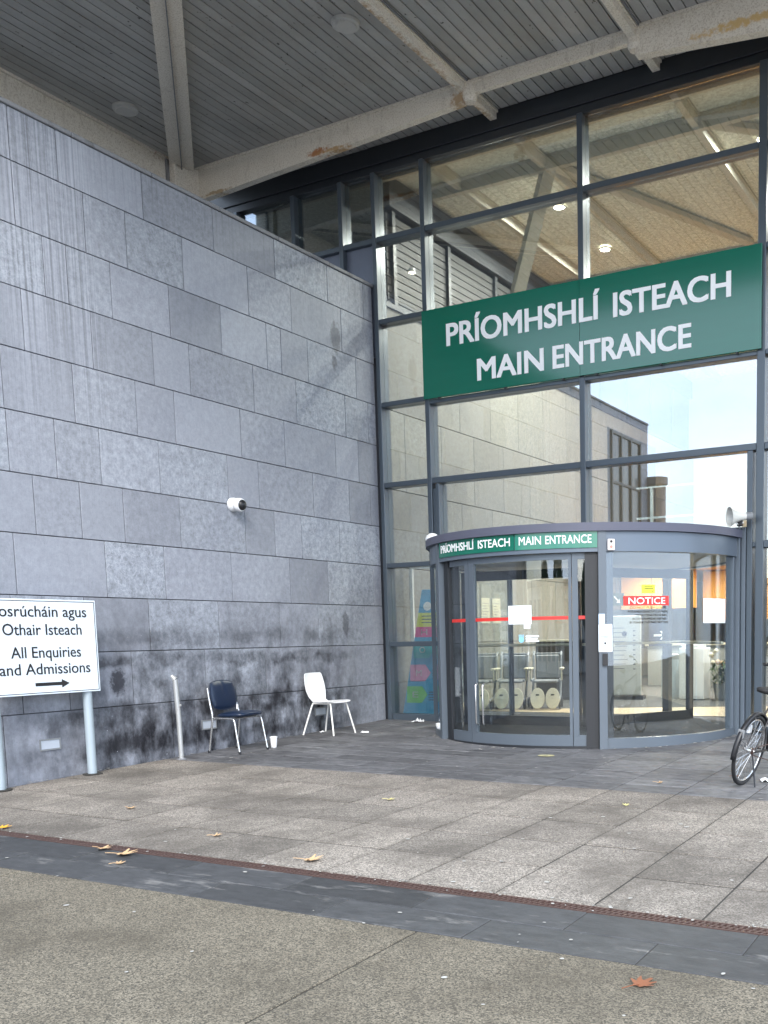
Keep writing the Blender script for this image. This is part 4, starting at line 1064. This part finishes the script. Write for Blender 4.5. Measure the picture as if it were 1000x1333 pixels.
# ------------------------------------------------------------------ CCTV camera on the wall
cc = thing('cctv_camera', 'white domed security camera on the stone wall', 'security camera', (0.004, -3.117, 2.961))
MB().lathe([(0,.0),(.085,.0),(.085,.04),(.075,.06),(0,.06)], 24, Matrix.Rotation(R(90),4,'Y')).build('mount', M['white'], cc, smooth='auto')
TC = Matrix.Translation((.12,0,-.01)) @ Vector((.85,-.02,-.12)).to_track_quat('Z','Y').to_matrix().to_4x4()
MB().lathe([(0,-.09),(.05,-.075),(.082,-.03),(.085,.02),(.075,.045),(.06,.05)], 24, TC).build('housing', M['white'], cc, smooth='auto')
MB().lathe([(.066,.035),(.064,.06),(.04,.085),(0,.095)], 20, TC).build('lens_dome', M['black'], cc, smooth='auto')

# ------------------------------------------------------------------ direction sign on posts
sp = thing('direction_sign', 'white bilingual enquiries and admissions sign on two pale posts by the wall', 'sign')
for yy in (-6.60, -5.565):
    q = MB().tube([(.215, yy, gz(.2,yy)-.1), (.215, yy, 1.62)], .047, 16).build('post', M['postgrey'], sp, smooth='auto')
    MB().lathe([(.10,0),(.10,.008),(.05,.012)], 16, Matrix.Translation((.215, yy, gz(.2,yy)+.002))).build('foot_ring', M['grout'], q)
SX = .275
MB().cbox(SX-.012, SX, -6.72, -5.443, .757, 1.703, .003).build('board', M['signwhite'], sp)
q = MB(); bd = .014
for (a0,a1,z0,z1) in ((-6.705,-5.458,.772,.779),(-6.705,-5.458,1.681,1.688)): q.box(SX+.0005, SX+.0015, a0, a1, z0, z1)
for (a0,a1) in ((-6.705,-6.698),(-5.465,-5.458)): q.box(SX+.0005, SX+.0015, a0, a1, .779, 1.681)
q.build('border_line', M['ink'], sp)
LX = onX(SX+.0015)
for w_, a_, b_, z_ in (('Fiosrúcháin agus', -6.63, -5.56, 1.530), ('Othair Isteach', -6.50, -5.63, 1.350), ('All Enquiries', -6.43, -5.655, 1.125), ('and Admissions', -6.56, -5.555, .960)):
    q = MB(); add_text(q, w_, a_, b_, z_, .108, LX, .016)
    tag(q.build('lettering', M['ink'], sp), kind='stuff')
q = MB(); q.box(SX+.0015, SX+.0025, -6.195, -5.90, .842, .876)
q.add([(SX+.0025, -5.90, .815), (SX+.0025, -5.81, .859), (SX+.0025, -5.90, .903)], [(0,1,2)]); q.build('arrow', M['ink'], sp)

# ------------------------------------------------------------------ bollard post
by, bx = -4.41, .28
bo = thing('barrier_post', 'slim scuffed metal post with a broken top standing left of the navy chair', 'bollard', (bx, by, gz(bx,by)))
MB().tube([(0,0,0),(-.005,-.005,.5),(-.012,-.02,.93)], .028, 14).build('shaft', M['rustwhite'], bo, smooth='auto')
q = MB().tube([(-.012,-.02,.93),(-.045,-.04,.975)], [.034,.02], 10); q.build('broken_cap', M['rustwhite'], bo)
MB().lathe([(.055,0),(.055,.01),(.03,.014)], 14).build('base_ring', M['coping'], bo)
MB().cbox(.018,.034,-.01,.012,.62,.645,.003).build('lug', M['rustwhite'], bo)

# ------------------------------------------------------------------ chairs
def rpts(lst): return [Vector(p) for p in lst]
def curve_pts(ps, n=6):
    """Catmull-Rom through ps"""
    ps = [Vector(p) for p in ps]; o = []
    for i in range(len(ps)-1):
        p0 = ps[max(i-1,0)]; p1 = ps[i]; p2 = ps[i+1]; p3 = ps[min(i+2,len(ps)-1)]
        for k in range(n):
            t = k/n
            o.append(.5*((2*p1)+(-p0+p2)*t+(2*p0-5*p1+4*p2-p3)*t*t+(-p0+3*p1-3*p2+p3)*t**3))
    o.append(ps[-1]); return o
def pad(w, h, thick, crown, rc, nx=14, ny=12, curve=0.0):
    """rounded cushion in local XY (w along x, h along y), thickness z, superellipse outline"""
    mb = MB(); vs = []; fs = []
    for side in (1, -1):
        for j in range(ny+1):
            for i in range(nx+1):
                u, v = -1+2*i/nx, -1+2*j/ny
                # square to rounded mapping
                k = rc
                x = u*math.sqrt(1-k*v*v/2); y = v*math.sqrt(1-k*u*u/2)
                e = max(abs(u), abs(v)); prof = (1-e**6)**.5 if e < 1 else 0
                vs.append((x*w/2, y*h/2, side*thick/2*prof + (crown*prof*(1-u*u)*(1-v*v) if side > 0 else 0) + curve*x*x))
    o1 = (nx+1)*(ny+1)
    for j in range(ny):
        for i in range(nx):
            a = j*(nx+1)+i; q = (a, a+1, a+nx+2, a+nx+1)
            fs.append(q); fs.append(tuple(o1+t for t in reversed(q)))
    mb.v = vs; mb.f = fs
    return mb
def weld(o):
    bm = bmesh.new(); bm.from_mesh(o.data); bmesh.ops.remove_doubles(bm, verts=bm.verts[:], dist=.0008); bm.to_mesh(o.data); bm.free()
# navy visitor chair; local: +x forward, origin at floor centre
def chair_navy():
    cx_, cy_ = .43, -3.648
    c = thing('navy_chair', 'navy blue padded chair with metal legs and dented backrest by the post', 'chair', (cx_, cy_, gz(cx_,cy_)), R(3))
    # side frames: rear leg rising to back, front leg
    for s in (-1, 1):
        y = s*.245
        q = MB().tube(curve_pts([(-.245,y,0),(-.20,y*.98,.25),(-.175,y*.96,.44),(-.21,y*.93,.60),(-.245,y*.90,.78)]), .0125, 10)
        q.build('rear_leg', M['chrome'], c, smooth='auto')
        q = MB().tube(curve_pts([(.235,y*1.02,0),(.19,y,.25),(.165,y*.98,.385),(.13,y*.97,.415),(.0,y*.96,.42),(-.17,y*.95,.42)]), .0125, 10)
        q.build('front_leg', M['chrome'], c, smooth='auto')
        for xx in (-.245, .235): MB().tube([(xx, y*(1.02 if xx > 0 else 1), 0), (xx, y*(1.02 if xx > 0 else 1), .03)], .016, 8).build('foot', M['black'], c)
    q = MB()
    for xx in (-.12, .12): q.tube([(xx,-.235,.42),(xx,.235,.42)], .011, 8)
    q.build('cross_bar', M['chrome'], c, smooth='auto')
    sobj = pad(.44, .47, .055, .022, .55).build('seat', M['vinyl'], c, smooth=True, M=Matrix.Translation((.045, 0, .455)) @ Matrix.Rotation(R(-3),4,'Y')); weld(sobj)
    bk = pad(.46, .37, .05, .02, .6, nx=20, ny=18)
    # creases in the vinyl
    for i, v in enumerate(bk.v):
        x_, y_, z_ = v
        cr = -.007*math.exp(-((x_-.02+.25*(y_))/.012)**2)*(y_ > -.02)-.005*math.exp(-((x_+.03-.2*y_)/.010)**2)*(y_ > .03)
        if z_ > 0: bk.v[i] = (x_, y_, z_+cr+.30*(x_**2))
        else: bk.v[i] = (x_, y_, z_+.30*x_**2)
    Mb = Matrix.Translation((-.215, 0, .69)) @ Matrix.Rotation(R(-9),4,'Y') @ Matrix(((0,0,1,0),(1,0,0,0),(0,1,0,0),(0,0,0,1)))
    b_ = bk.build('backrest', M['vinyl'], c, smooth=True, M=Mb); weld(b_)
    MB().cbox(-.165,-.15,.175,.20,.50,.56,.003).build('torn_tag', M['seatwhite'], c)
    return c
chair_navy()
def chair_white():
    cx_, cy_ = .375, -1.865
    c = thing('white_chair', 'white plastic shell chair with white metal legs near the glazing', 'chair', (cx_, cy_, gz(cx_,cy_)), R(1))
    # shell: seat + angular back
    def shell(u, v):
        # v 0 front edge of seat -> 1 top of back
        pass
    prof = [(.235,.440,.185),(.225,.452,.205),(.17,.458,.215),(.05,.452,.215),(-.08,.447,.200),(-.15,.452,.165),(-.185,.475,.150),(-.205,.52,.178),(-.225,.60,.205),(-.245,.70,.205),(-.262,.79,.192),(-.268,.835,.175),(-.270,.848,.150)]
    mb = MB(); n = 10
    for side, off in ((0, 0), (1, .009)):
        for k, (x_, z_, hw) in enumerate(prof):
            for i in range(n+1):
                u = -1+2*i/n
                if k < 5: dx, dz = 0, .010*u*u*abs(u)
                else: dx, dz = .022*u*u, 0
                # thickness normal
                a0 = prof[max(k-1,0)]; a1 = prof[min(k+1,len(prof)-1)]
                tx, tz = a1[0]-a0[0], a1[1]-a0[1]; l = math.hypot(tx,tz); nx_, nz_ = tz/l, -tx/l
                s_ = -1 if side else 0
                mb.v.append((x_+dx-nx_*off*(-1)*-1*(1 if side else 0), u*hw, z_+dz-nz_*off*(1 if side else 0)))
    m_ = len(prof)*(n+1)
    for k in range(len(prof)-1):
        for i in range(n):
            a = k*(n+1)+i; q = (a, a+1, a+n+2, a+n+1)
            mb.f.append(q); mb.f.append(tuple(m_+t for t in reversed(q)))
    rim = [i for i in range(n+1)]+[k*(n+1)+n for k in range(1,len(prof))]+[(len(prof)-1)*(n+1)+i for i in range(n-1,-1,-1)]+[k*(n+1) for k in range(len(prof)-2,0,-1)]
    for a, b_ in zip(rim, rim[1:]+rim[:1]): mb.f.append((a, b_, b_+m_, a+m_))
    mb.build('seat_shell', M['seatwhite'], c, smooth='auto')
    for (fx, fy, tx, ty) in ((.262,.24,.17,.17),(.262,-.24,.17,-.17),(-.262,.24,-.13,.17),(-.262,-.24,-.13,-.17)):
        MB().tube([(fx,fy,0),(tx+(fx-tx)*.12,ty+(fy-ty)*.12,.39),(tx,ty,.43),(tx*.6,ty*.5,.435)], .012, 10).build('leg', M['legwhite'], c, smooth='auto')
    q = MB(); q.tube([(.17,.17,.432),(-.13,.17,.432)], .010, 8); q.tube([(.17,-.17,.432),(-.13,-.17,.432)], .010, 8); q.tube([(.1,-.17,.432),(.1,.17,.432)], .010, 8); q.build('under_frame', M['legwhite'], c, smooth='auto')
chair_white()
# paper cup
cp = thing('paper_cup', 'white paper cup standing on the paving beside the navy chair', 'cup', (.60, -3.22, gz(.6,-3.22)))
MB().lathe([(0,.002),(.034,.002),(.046,.125),(.0465,.128),(.043,.126),(.032,.01),(0,.01)], 20).build('body', M['white'], cp, smooth='auto')
MB().lathe([(.049,.122),(.049,.134),(.044,.138),(.044,.132)], 20).build('rim', M['white'], cp, smooth='auto')
# white goblet-like cup by the drum's left foot
gp = thing('dropped_cup', 'small white plastic goblet lying upright by the left foot of the door', 'cup', (1.90, -1.42, gz(1.9,-1.42)))
MB().lathe([(0,.001),(.022,.001),(.02,.05),(.035,.09),(.05,.13),(.05,.15),(.03,.16),(0,.16)], 16).build('body', M['white'], gp, smooth='auto')

# ------------------------------------------------------------------ leaves and litter
def leaf_mesh(mat, size, curl, seed):
    rr = random.Random(seed)
    lobes = [(0,1.0),(.55,.86),(1.15,.62),(-.55,.86),(-1.15,.62)]
    pts = []
    n = 60
    for i in range(n):
        a = -PI+2*PI*i/n
        r_ = .30
        for la, ll in lobes:
            d = abs((a-la+PI) % (2*PI)-PI)
            r_ = max(r_, ll*max(0, 1-(d/.42)**.9)+.28*(d < .42))
        if abs(a) > 2.6: r_ = .18
        r_ *= 1+.10*math.sin(i*2.9)+rr.uniform(-.05,.05)
        pts.append((math.cos(a)*r_, math.sin(a)*r_))
    mb = MB(); rings = (1, .66, .33)
    for k, f_ in enumerate(rings):
        for (px, py) in pts:
            x_, y_ = px*f_*size, py*f_*size
            z_ = curl*size*((y_/size)**2*.9+(x_/size)**2*.35)*(1 if seed % 2 else .8)+.004+.05*size*math.sin(5*px*f_+seed)*math.cos(4*py*f_)*curl*2
            mb.v.append((x_, y_, max(z_, .002)))
    mb.v.append((0,0,.004)); c0 = len(mb.v)-1
    for k in range(2):
        for i in range(n): mb.f.append((k*n+i, k*n+(i+1) % n, (k+1)*n+(i+1) % n, (k+1)*n+i))
    for i in range(n): mb.f.append((2*n+i, 2*n+(i+1) % n, c0))
    return mb
def leaf(x_, y_, size, rz, curl, mat, label, seed):
    t = thing('fallen_leaf', label, 'leaf', (x_, y_, gz(x_,y_)+.004), rz)
    t.rotation_euler = (math.atan(GB), -math.atan(GA), rz)
    b_ = leaf_mesh(None, size, curl, seed).build('blade', M[mat], t, smooth=True)
    MB().tube(curve_pts([(0,0,.006),(-size*.5,size*.05,.012),(-size*1.15,size*.22,.01)], 4), .0022, 5).build('stalk', M[mat], t)
    return t
leaf(3.50, -7.93, .10, R(30), .32, 'leaf_tan', 'largest curled tan leaf with long stalk on the granite band at left', 3)
leaf(3.22, -7.87, .075, R(10), .35, 'leaf_tan', 'smaller curled tan leaf just above the largest leaf at left', 5)
leaf(3.70, -8.12, .05, R(80), .25, 'leaf_tan', 'small brown leaf fragment below the largest tan leaf', 7)
leaf(4.83, -7.53, .095, R(20), .38, 'leaf_tan', 'curled tan leaf with stalk lying across the drain grating at centre', 9)
leaf(7.65, -8.66, .085, R(75), .15, 'leaf_brown', 'flat wet red-brown maple leaf on concrete at bottom right', 11)
leaf(1.86, -7.72, .075, R(60), .3, 'leaf_orange', 'bright orange leaf at the left edge by the drain', 13)
leaf(2.17, -6.74, .06, R(0), .4, 'leaf_tan', 'pale buff leaf on the slabs at left', 15)
leaf(3.69, -7.24, .05, R(45), .5, 'leaf_tan', 'small buff leaf on slabs left of centre', 17)
leaf(4.06, -5.56, .055, R(15), .4, 'leaf_yellow', 'pale yellow leaf on the slabs near centre', 19)
leaf(5.96, -3.89, .045, R(15), .5, 'leaf_tan', 'small orange-tan leaf on the dark apron below the door', 21)
leaf(6.53, -3.30, .055, R(50), .3, 'leaf_brown', 'red-brown leaf left of the bicycle wheel', 23)
leaf(6.09, -5.0, .045, R(120), .4, 'leaf_yellow', 'tiny yellow leaf on slabs below the bicycle', 25)
def scrap(x_, y_, s, label, seed):
    rr = random.Random(seed); mb = MB(); n = 7
    for j in range(n):
        for i in range(n):
            mb.v.append(((i/(n-1)-.5)*s*1.5*(1+rr.uniform(-.15,.15)), (j/(n-1)-.5)*s*(1+rr.uniform(-.2,.2)), .004+abs(rr.gauss(0,.18))*s))
    for j in range(n-1):
        for i in range(n-1): a = j*n+i; mb.f.append((a, a+1, a+n+1, a+n))
    o = mb.build('paper_scrap', M['white']); o.location = (x_, y_, gz(x_,y_)); o.rotation_euler = (0,0,rr.uniform(0,3)); return tag(o, label, 'litter')
scrap(6.86, -3.42, .10, 'crumpled white tissue at the foot of the bicycle wheel', 1)
scrap(.75, .02-.25, .11, 'white crumpled paper at the corner of wall and glazing', 2)
scrap(.80, -1.63, .07, 'torn white paper scrap right of the white chair', 3)
scrap(.17, -1.78, .06, 'small white paper scrap under the white chair', 4)
# gum spots, butts and grit nobody could count
li = MB(); rr = random.Random(11)
def disc(x_, y_, r_, ar, an):
    z_ = gz(x_, y_)+.0045; n = 9; o = len(li.v)
    for q in range(n):
        t_ = 2*PI*q/n; px, py = r_*math.cos(t_)*(1+rr.uniform(-.2,.2)), r_*ar*math.sin(t_)
        li.v.append((x_+px*math.cos(an)-py*math.sin(an), y_+px*math.sin(an)+py*math.cos(an), z_+.0015))
    li.f.append(tuple(range(o, o+n)))
for k in range(95):
    disc(rr.uniform(2.2,8.6), rr.uniform(-9.6,-4.5), rr.choice((.008,.012,.017,.022))*rr.uniform(.6,1), rr.uniform(.5,1), rr.uniform(0,3))
for k in range(170):
    x_ = rr.uniform(.1,7.2); y_ = rr.uniform(-4.4,-.3)
    if math.hypot(x_-DX, y_-DY) < RB+.06: continue
    disc(x_, y_, rr.choice((.006,.010,.018,.026))*rr.uniform(.5,1), rr.uniform(.3,1), rr.uniform(0,3))
for k in range(60):
    a = rr.uniform(-175,-2); r_ = RB+.05+abs(rr.gauss(0,.05)); x_, y_, _ = P(a, r_, 0)
    disc(x_, y_, rr.uniform(.008,.03), rr.uniform(.4,1), rr.uniform(0,3))
for k in range(70):
    disc(.03+abs(rr.gauss(0,.05)), rr.uniform(-6.6,-.1), rr.uniform(.006,.02), rr.uniform(.4,1), rr.uniform(0,3))
for k in range(120):
    xq = rr.uniform(0, 9); disc(xq-GC*-7.84, -7.78+GC*xq+rr.gauss(0,.03), rr.uniform(.005,.013), rr.uniform(.3,1), rr.uniform(0,3))
tag(li.build('litter', simple('gum and paper specks', (.40,.39,.36), .8, var=.4, nscale=30)), 'scattered pale gum spots, cigarette ends and paper specks on the paving', 'litter', kind='stuff')
# yellow worn spot and service cover
ysp = MB().lathe([(0,.0),(.10,.0)], 20).build('paint_spot', M['yelpaint']); ysp.location = (4.16, -2.68, gz(4.16,-2.68)+.006); ysp.scale = (1,.8,1)
tag(ysp, 'small worn yellow round paint mark on the apron before the door', 'paint mark')

# ------------------------------------------------------------------ bicycle
BR = .335
bk = thing('bicycle', 'black city bicycle with rear mudguard leaning at the right edge', 'bicycle')
lean = R(13); hd_ = R(-8)
wp = Vector((6.70, -3.68, gz(6.70,-3.68)))
MBK = Matrix.Translation(wp) @ Matrix.Rotation(hd_, 4, 'Z') @ Matrix.Rotation(lean, 4, 'Y')
bk.matrix_world = MBK     # local: +y forward, z up, rear wheel contact at origin
def wheel(yc, name='wheel'):
    wv = MB(); n = 40
    wv.tube([(0, yc+(BR-.018)*math.cos(2*PI*q/n), BR+(BR-.018)*math.sin(2*PI*q/n)) for q in range(n)], .018, 10, close=True)
    wo = wv.build('tyre', M['rubber'], bk, smooth=True)
    q_ = MB(); q_.tube([(0, yc+(BR-.045)*math.cos(2*PI*q/n), BR+(BR-.045)*math.sin(2*PI*q/n)) for q in range(n)], .011, 6, close=True); q_.build('rim', M['chrome'], wo, smooth=True)
    q_ = MB()
    for k in range(28):
        a = 2*PI*k/28; s = .03 if k % 2 else -.03; a2 = a+(.35 if k % 4 < 2 else -.35)
        q_.tube([(s, yc+.02*math.cos(a2), BR+.02*math.sin(a2)), (0, yc+(BR-.05)*math.cos(a), BR+(BR-.05)*math.sin(a))], .0016, 4, caps=False)
    q_.build('spokes', M['chrome'], wo)
    MB().lathe([(0,-.05),(.012,-.05),(.022,-.03),(.022,.03),(.012,.05),(0,.05)], 14, Matrix.Translation((0,yc,BR)) @ Matrix.Rotation(R(90),4,'Y')).build('hub', M['chrome'], wo, smooth='auto')
wheel(BR*0+0.0); wheel(1.06)
q = MB()
bb_ = (0,.44,.29); st_t = (0,.30,.72); hd_t = (0,.84,.86); hd_b = (0,.88,.68); ax0 = (0,0,BR)
q.tube([bb_, st_t], .016, 10); q.tube([bb_, hd_b], .019, 10); q.tube([st_t, hd_t], .015, 10); q.tube([hd_b, hd_t], .018, 10)
for s in (-.055,.055):
    q.tube([(s*.6,.36,.31),(s,0,BR)], .010, 8); q.tube([(s*.3,.31,.75),(s,0,BR)], .009, 8)
    q.tube([(s*.4,.89,.66),(s,.93,.60),(s,1.06,BR)], .011, 8)
q.build('frame', M['black'], bk, smooth='auto')
# mudguards
def guard(yc, a0, a1):
    g_ = MB(); n = 22
    for i in range(n+1):
        a = R(a0+(a1-a0)*i/n)
        for s, dr in ((-.026,-.012),(-.016,.008),(.016,.008),(.026,-.012)):
            r_ = BR+.022+dr; g_.v.append((s, yc+r_*math.cos(a), BR+r_*math.sin(a)))
    for i in range(n):
        for j in range(3): g_.f.append((i*4+j, i*4+j+1, (i+1)*4+j+1, (i+1)*4+j))
    go = g_.build('mudguard', M['black'], bk, smooth=True)
    md = go.modifiers.new('s', 'SOLIDIFY'); md.thickness = .002
    return go
guard(0, 40, 188); guard(1.06, 20, 160)
q = MB()
for s in (-.045,.045): q.tube([(s,0,BR),(s*.6,-.33*.9,BR+.13)], .003, 5); q.tube([(s,0,BR),(s*.6,-.1,BR+.33)], .003, 5)
q.build('guard_stay', M['chrome'], bk)
sd_ = pad(.17, .27, .05, .01, .7, nx=12, ny=14)
for i, v in enumerate(sd_.v):
    k = (v[1]+.135)/.27; sd_.v[i] = (v[0]*(1.0-.68*max(0,k)**.8), v[1], v[2]-.02*(1-abs(2*k-1)))
s_o = sd_.build('saddle', M['rubber'], bk, smooth=True); weld(s_o); s_o.location = (-.02,.14,.90)
MB().tube([st_t,(0,.20,.89)], .013, 8).build('seat_post', M['chrome'], bk, smooth='auto')
q = MB(); q.tube([hd_t,(0,.82,1.02)], .012, 8); q.tube(curve_pts([(-.28,.62,1.06),(-.24,.74,1.06),(-.10,.84,1.03),(.10,.84,1.03),(.24,.74,1.06),(.28,.62,1.06)],5), .011, 8); hb_ = q.build('handlebar', M['chrome'], bk, smooth='auto')
for s in (-1,1): MB().tube([(s*.283,.60,1.06),(s*.262,.70,1.06)], .017, 10).build('grip', M['rubber'], hb_, smooth='auto')
MB().cbox(-.03,.03,-.30,-.275,.48,.56,.005).build('rear_light', M['greyplastic'], bk)
MB().box(-.045,-.02,-.06,.0,.50,.57).build('reflector_card', M['seatwhite'], bk)
q = MB().lathe([(.0,-.003),(.085,-.003),(.09,0),(.085,.003),(0,.003)], 24, Matrix.Translation((.055,.44,.29)) @ Matrix.Rotation(R(90),4,'Y')); q.build('chainring', M['chrome'], bk)
q = MB()
for rr_ in (.035,.028,.022): q.lathe([(0,-.002),(rr_,-.002),(rr_,.002),(0,.002)], 18, Matrix.Translation((.03+(.035-rr_),0,BR)) @ Matrix.Rotation(R(90),4,'Y'))
q.build('cassette', M['grate'], bk)
q = MB(); q.tube([(.055,.44,.38),(.045,0,BR+.035)], .005, 5); q.tube([(.055,.44,.20),(.045,0,BR-.035)], .005, 5); q.build('chain', M['grate'], bk)
for s, dz in ((.1,-.15),(-.1,.15)):
    q = MB(); q.tube([(s*.6,.44,.29),(s*.75,.44,.29+dz)], .008, 6); q.cbox(s-.045+(.04 if s>0 else -.04),s+.045+(.04 if s>0 else -.04),.41,.47,.28+dz,.30+dz,.004); q.build('pedal', M['black'], bk)
q = MB(); q.tube([(.02,.02,BR),(.16,-.06,.01)], .008, 6); q.build('kickstand', M['black'], bk)

# ------------------------------------------------------------------ what stands opposite, mirrored in the glass
ofb = thing('office_building', 'pale low building across the car park, seen only mirrored in the door glass', 'building', (10, -62, -1.6))
MB().box(-26, 26, -9, 0, 0, 6.4).build('walls', M['facade_far'], ofb)
MB().box(-26.5, 26.5, -9.5, .5, 6.4, 6.9).build('roof', M['fascia_dark'], ofb)
wme = MB().box(-1.1, 1.1, -.02, .06, 0, 1.5).mesh('window', M['window_far'])
for k in range(14):
    for z in (1.0, 4.0):
        o = link('window', wme, ofb); o.location = (-24+3.7*k, .03, z)
def tree(x_, y_, h, seed, label):
    rr = random.Random(seed)
    t = thing('broadleaf_tree', label, 'tree', (x_, y_, -1.7)); t['group'] = 'trees mirrored in the glass'
    q = MB().tube([(0,0,0),(.1,0,h*.25),(.0,.1,h*.5),(.1,.1,h*.8)], [.28,.22,.16,.05], 10)
    for k in range(7):
        a = rr.uniform(0,6.3); z0 = h*rr.uniform(.35,.6); q.tube([(0,0,z0),(math.cos(a)*h*.13,math.sin(a)*h*.13,z0+h*.12),(math.cos(a)*h*.24,math.sin(a)*h*.24,z0+h*.26)], [.10,.06,.02], 6)
    q.build('trunk', M['bark'], t, smooth='auto')
    c = MB()
    for k in range(2600):
        a = rr.uniform(0,6.28); u = rr.uniform(-1,1); r_ = rr.uniform(.45,1)**.5
        b_ = 1+.3*math.sin(3*a+seed)*math.cos(3*u)
        p = Vector((math.cos(a)*math.sqrt(1-u*u)*h*.30*r_*b_, math.sin(a)*math.sqrt(1-u*u)*h*.30*r_*b_, h*.66+u*h*.33*r_))
        d1 = Vector((rr.gauss(0,1),rr.gauss(0,1),rr.gauss(0,1))).normalized()*.22; d2 = d1.cross(Vector((rr.gauss(0,1),rr.gauss(0,1),rr.gauss(0,1)))).normalized()*.14
        c.v += [p-d1, p+d2, p+d1, p-d2]; n = len(c.v); c.f.append((n-4,n-3,n-2,n-1))
    me = bpy.data.meshes.new('crown'); me.from_pydata([tuple(v) for v in c.v], [], c.f); me.materials.append(M['foliage'])
    link('crown', me, t)
for k, (x_, y_, h) in enumerate(((0,-44,7.5),(7,-50,8.2),(15,-42,6.8),(24,-48,8))):
    tree(x_, y_, h, k+2, ('bushy tree furthest left in the mirrored view','taller tree mirrored beside the office building','lower bushy tree mirrored nearer the door','tree at the right end of the mirrored row')[k])
print('objects', len(bpy.data.objects))
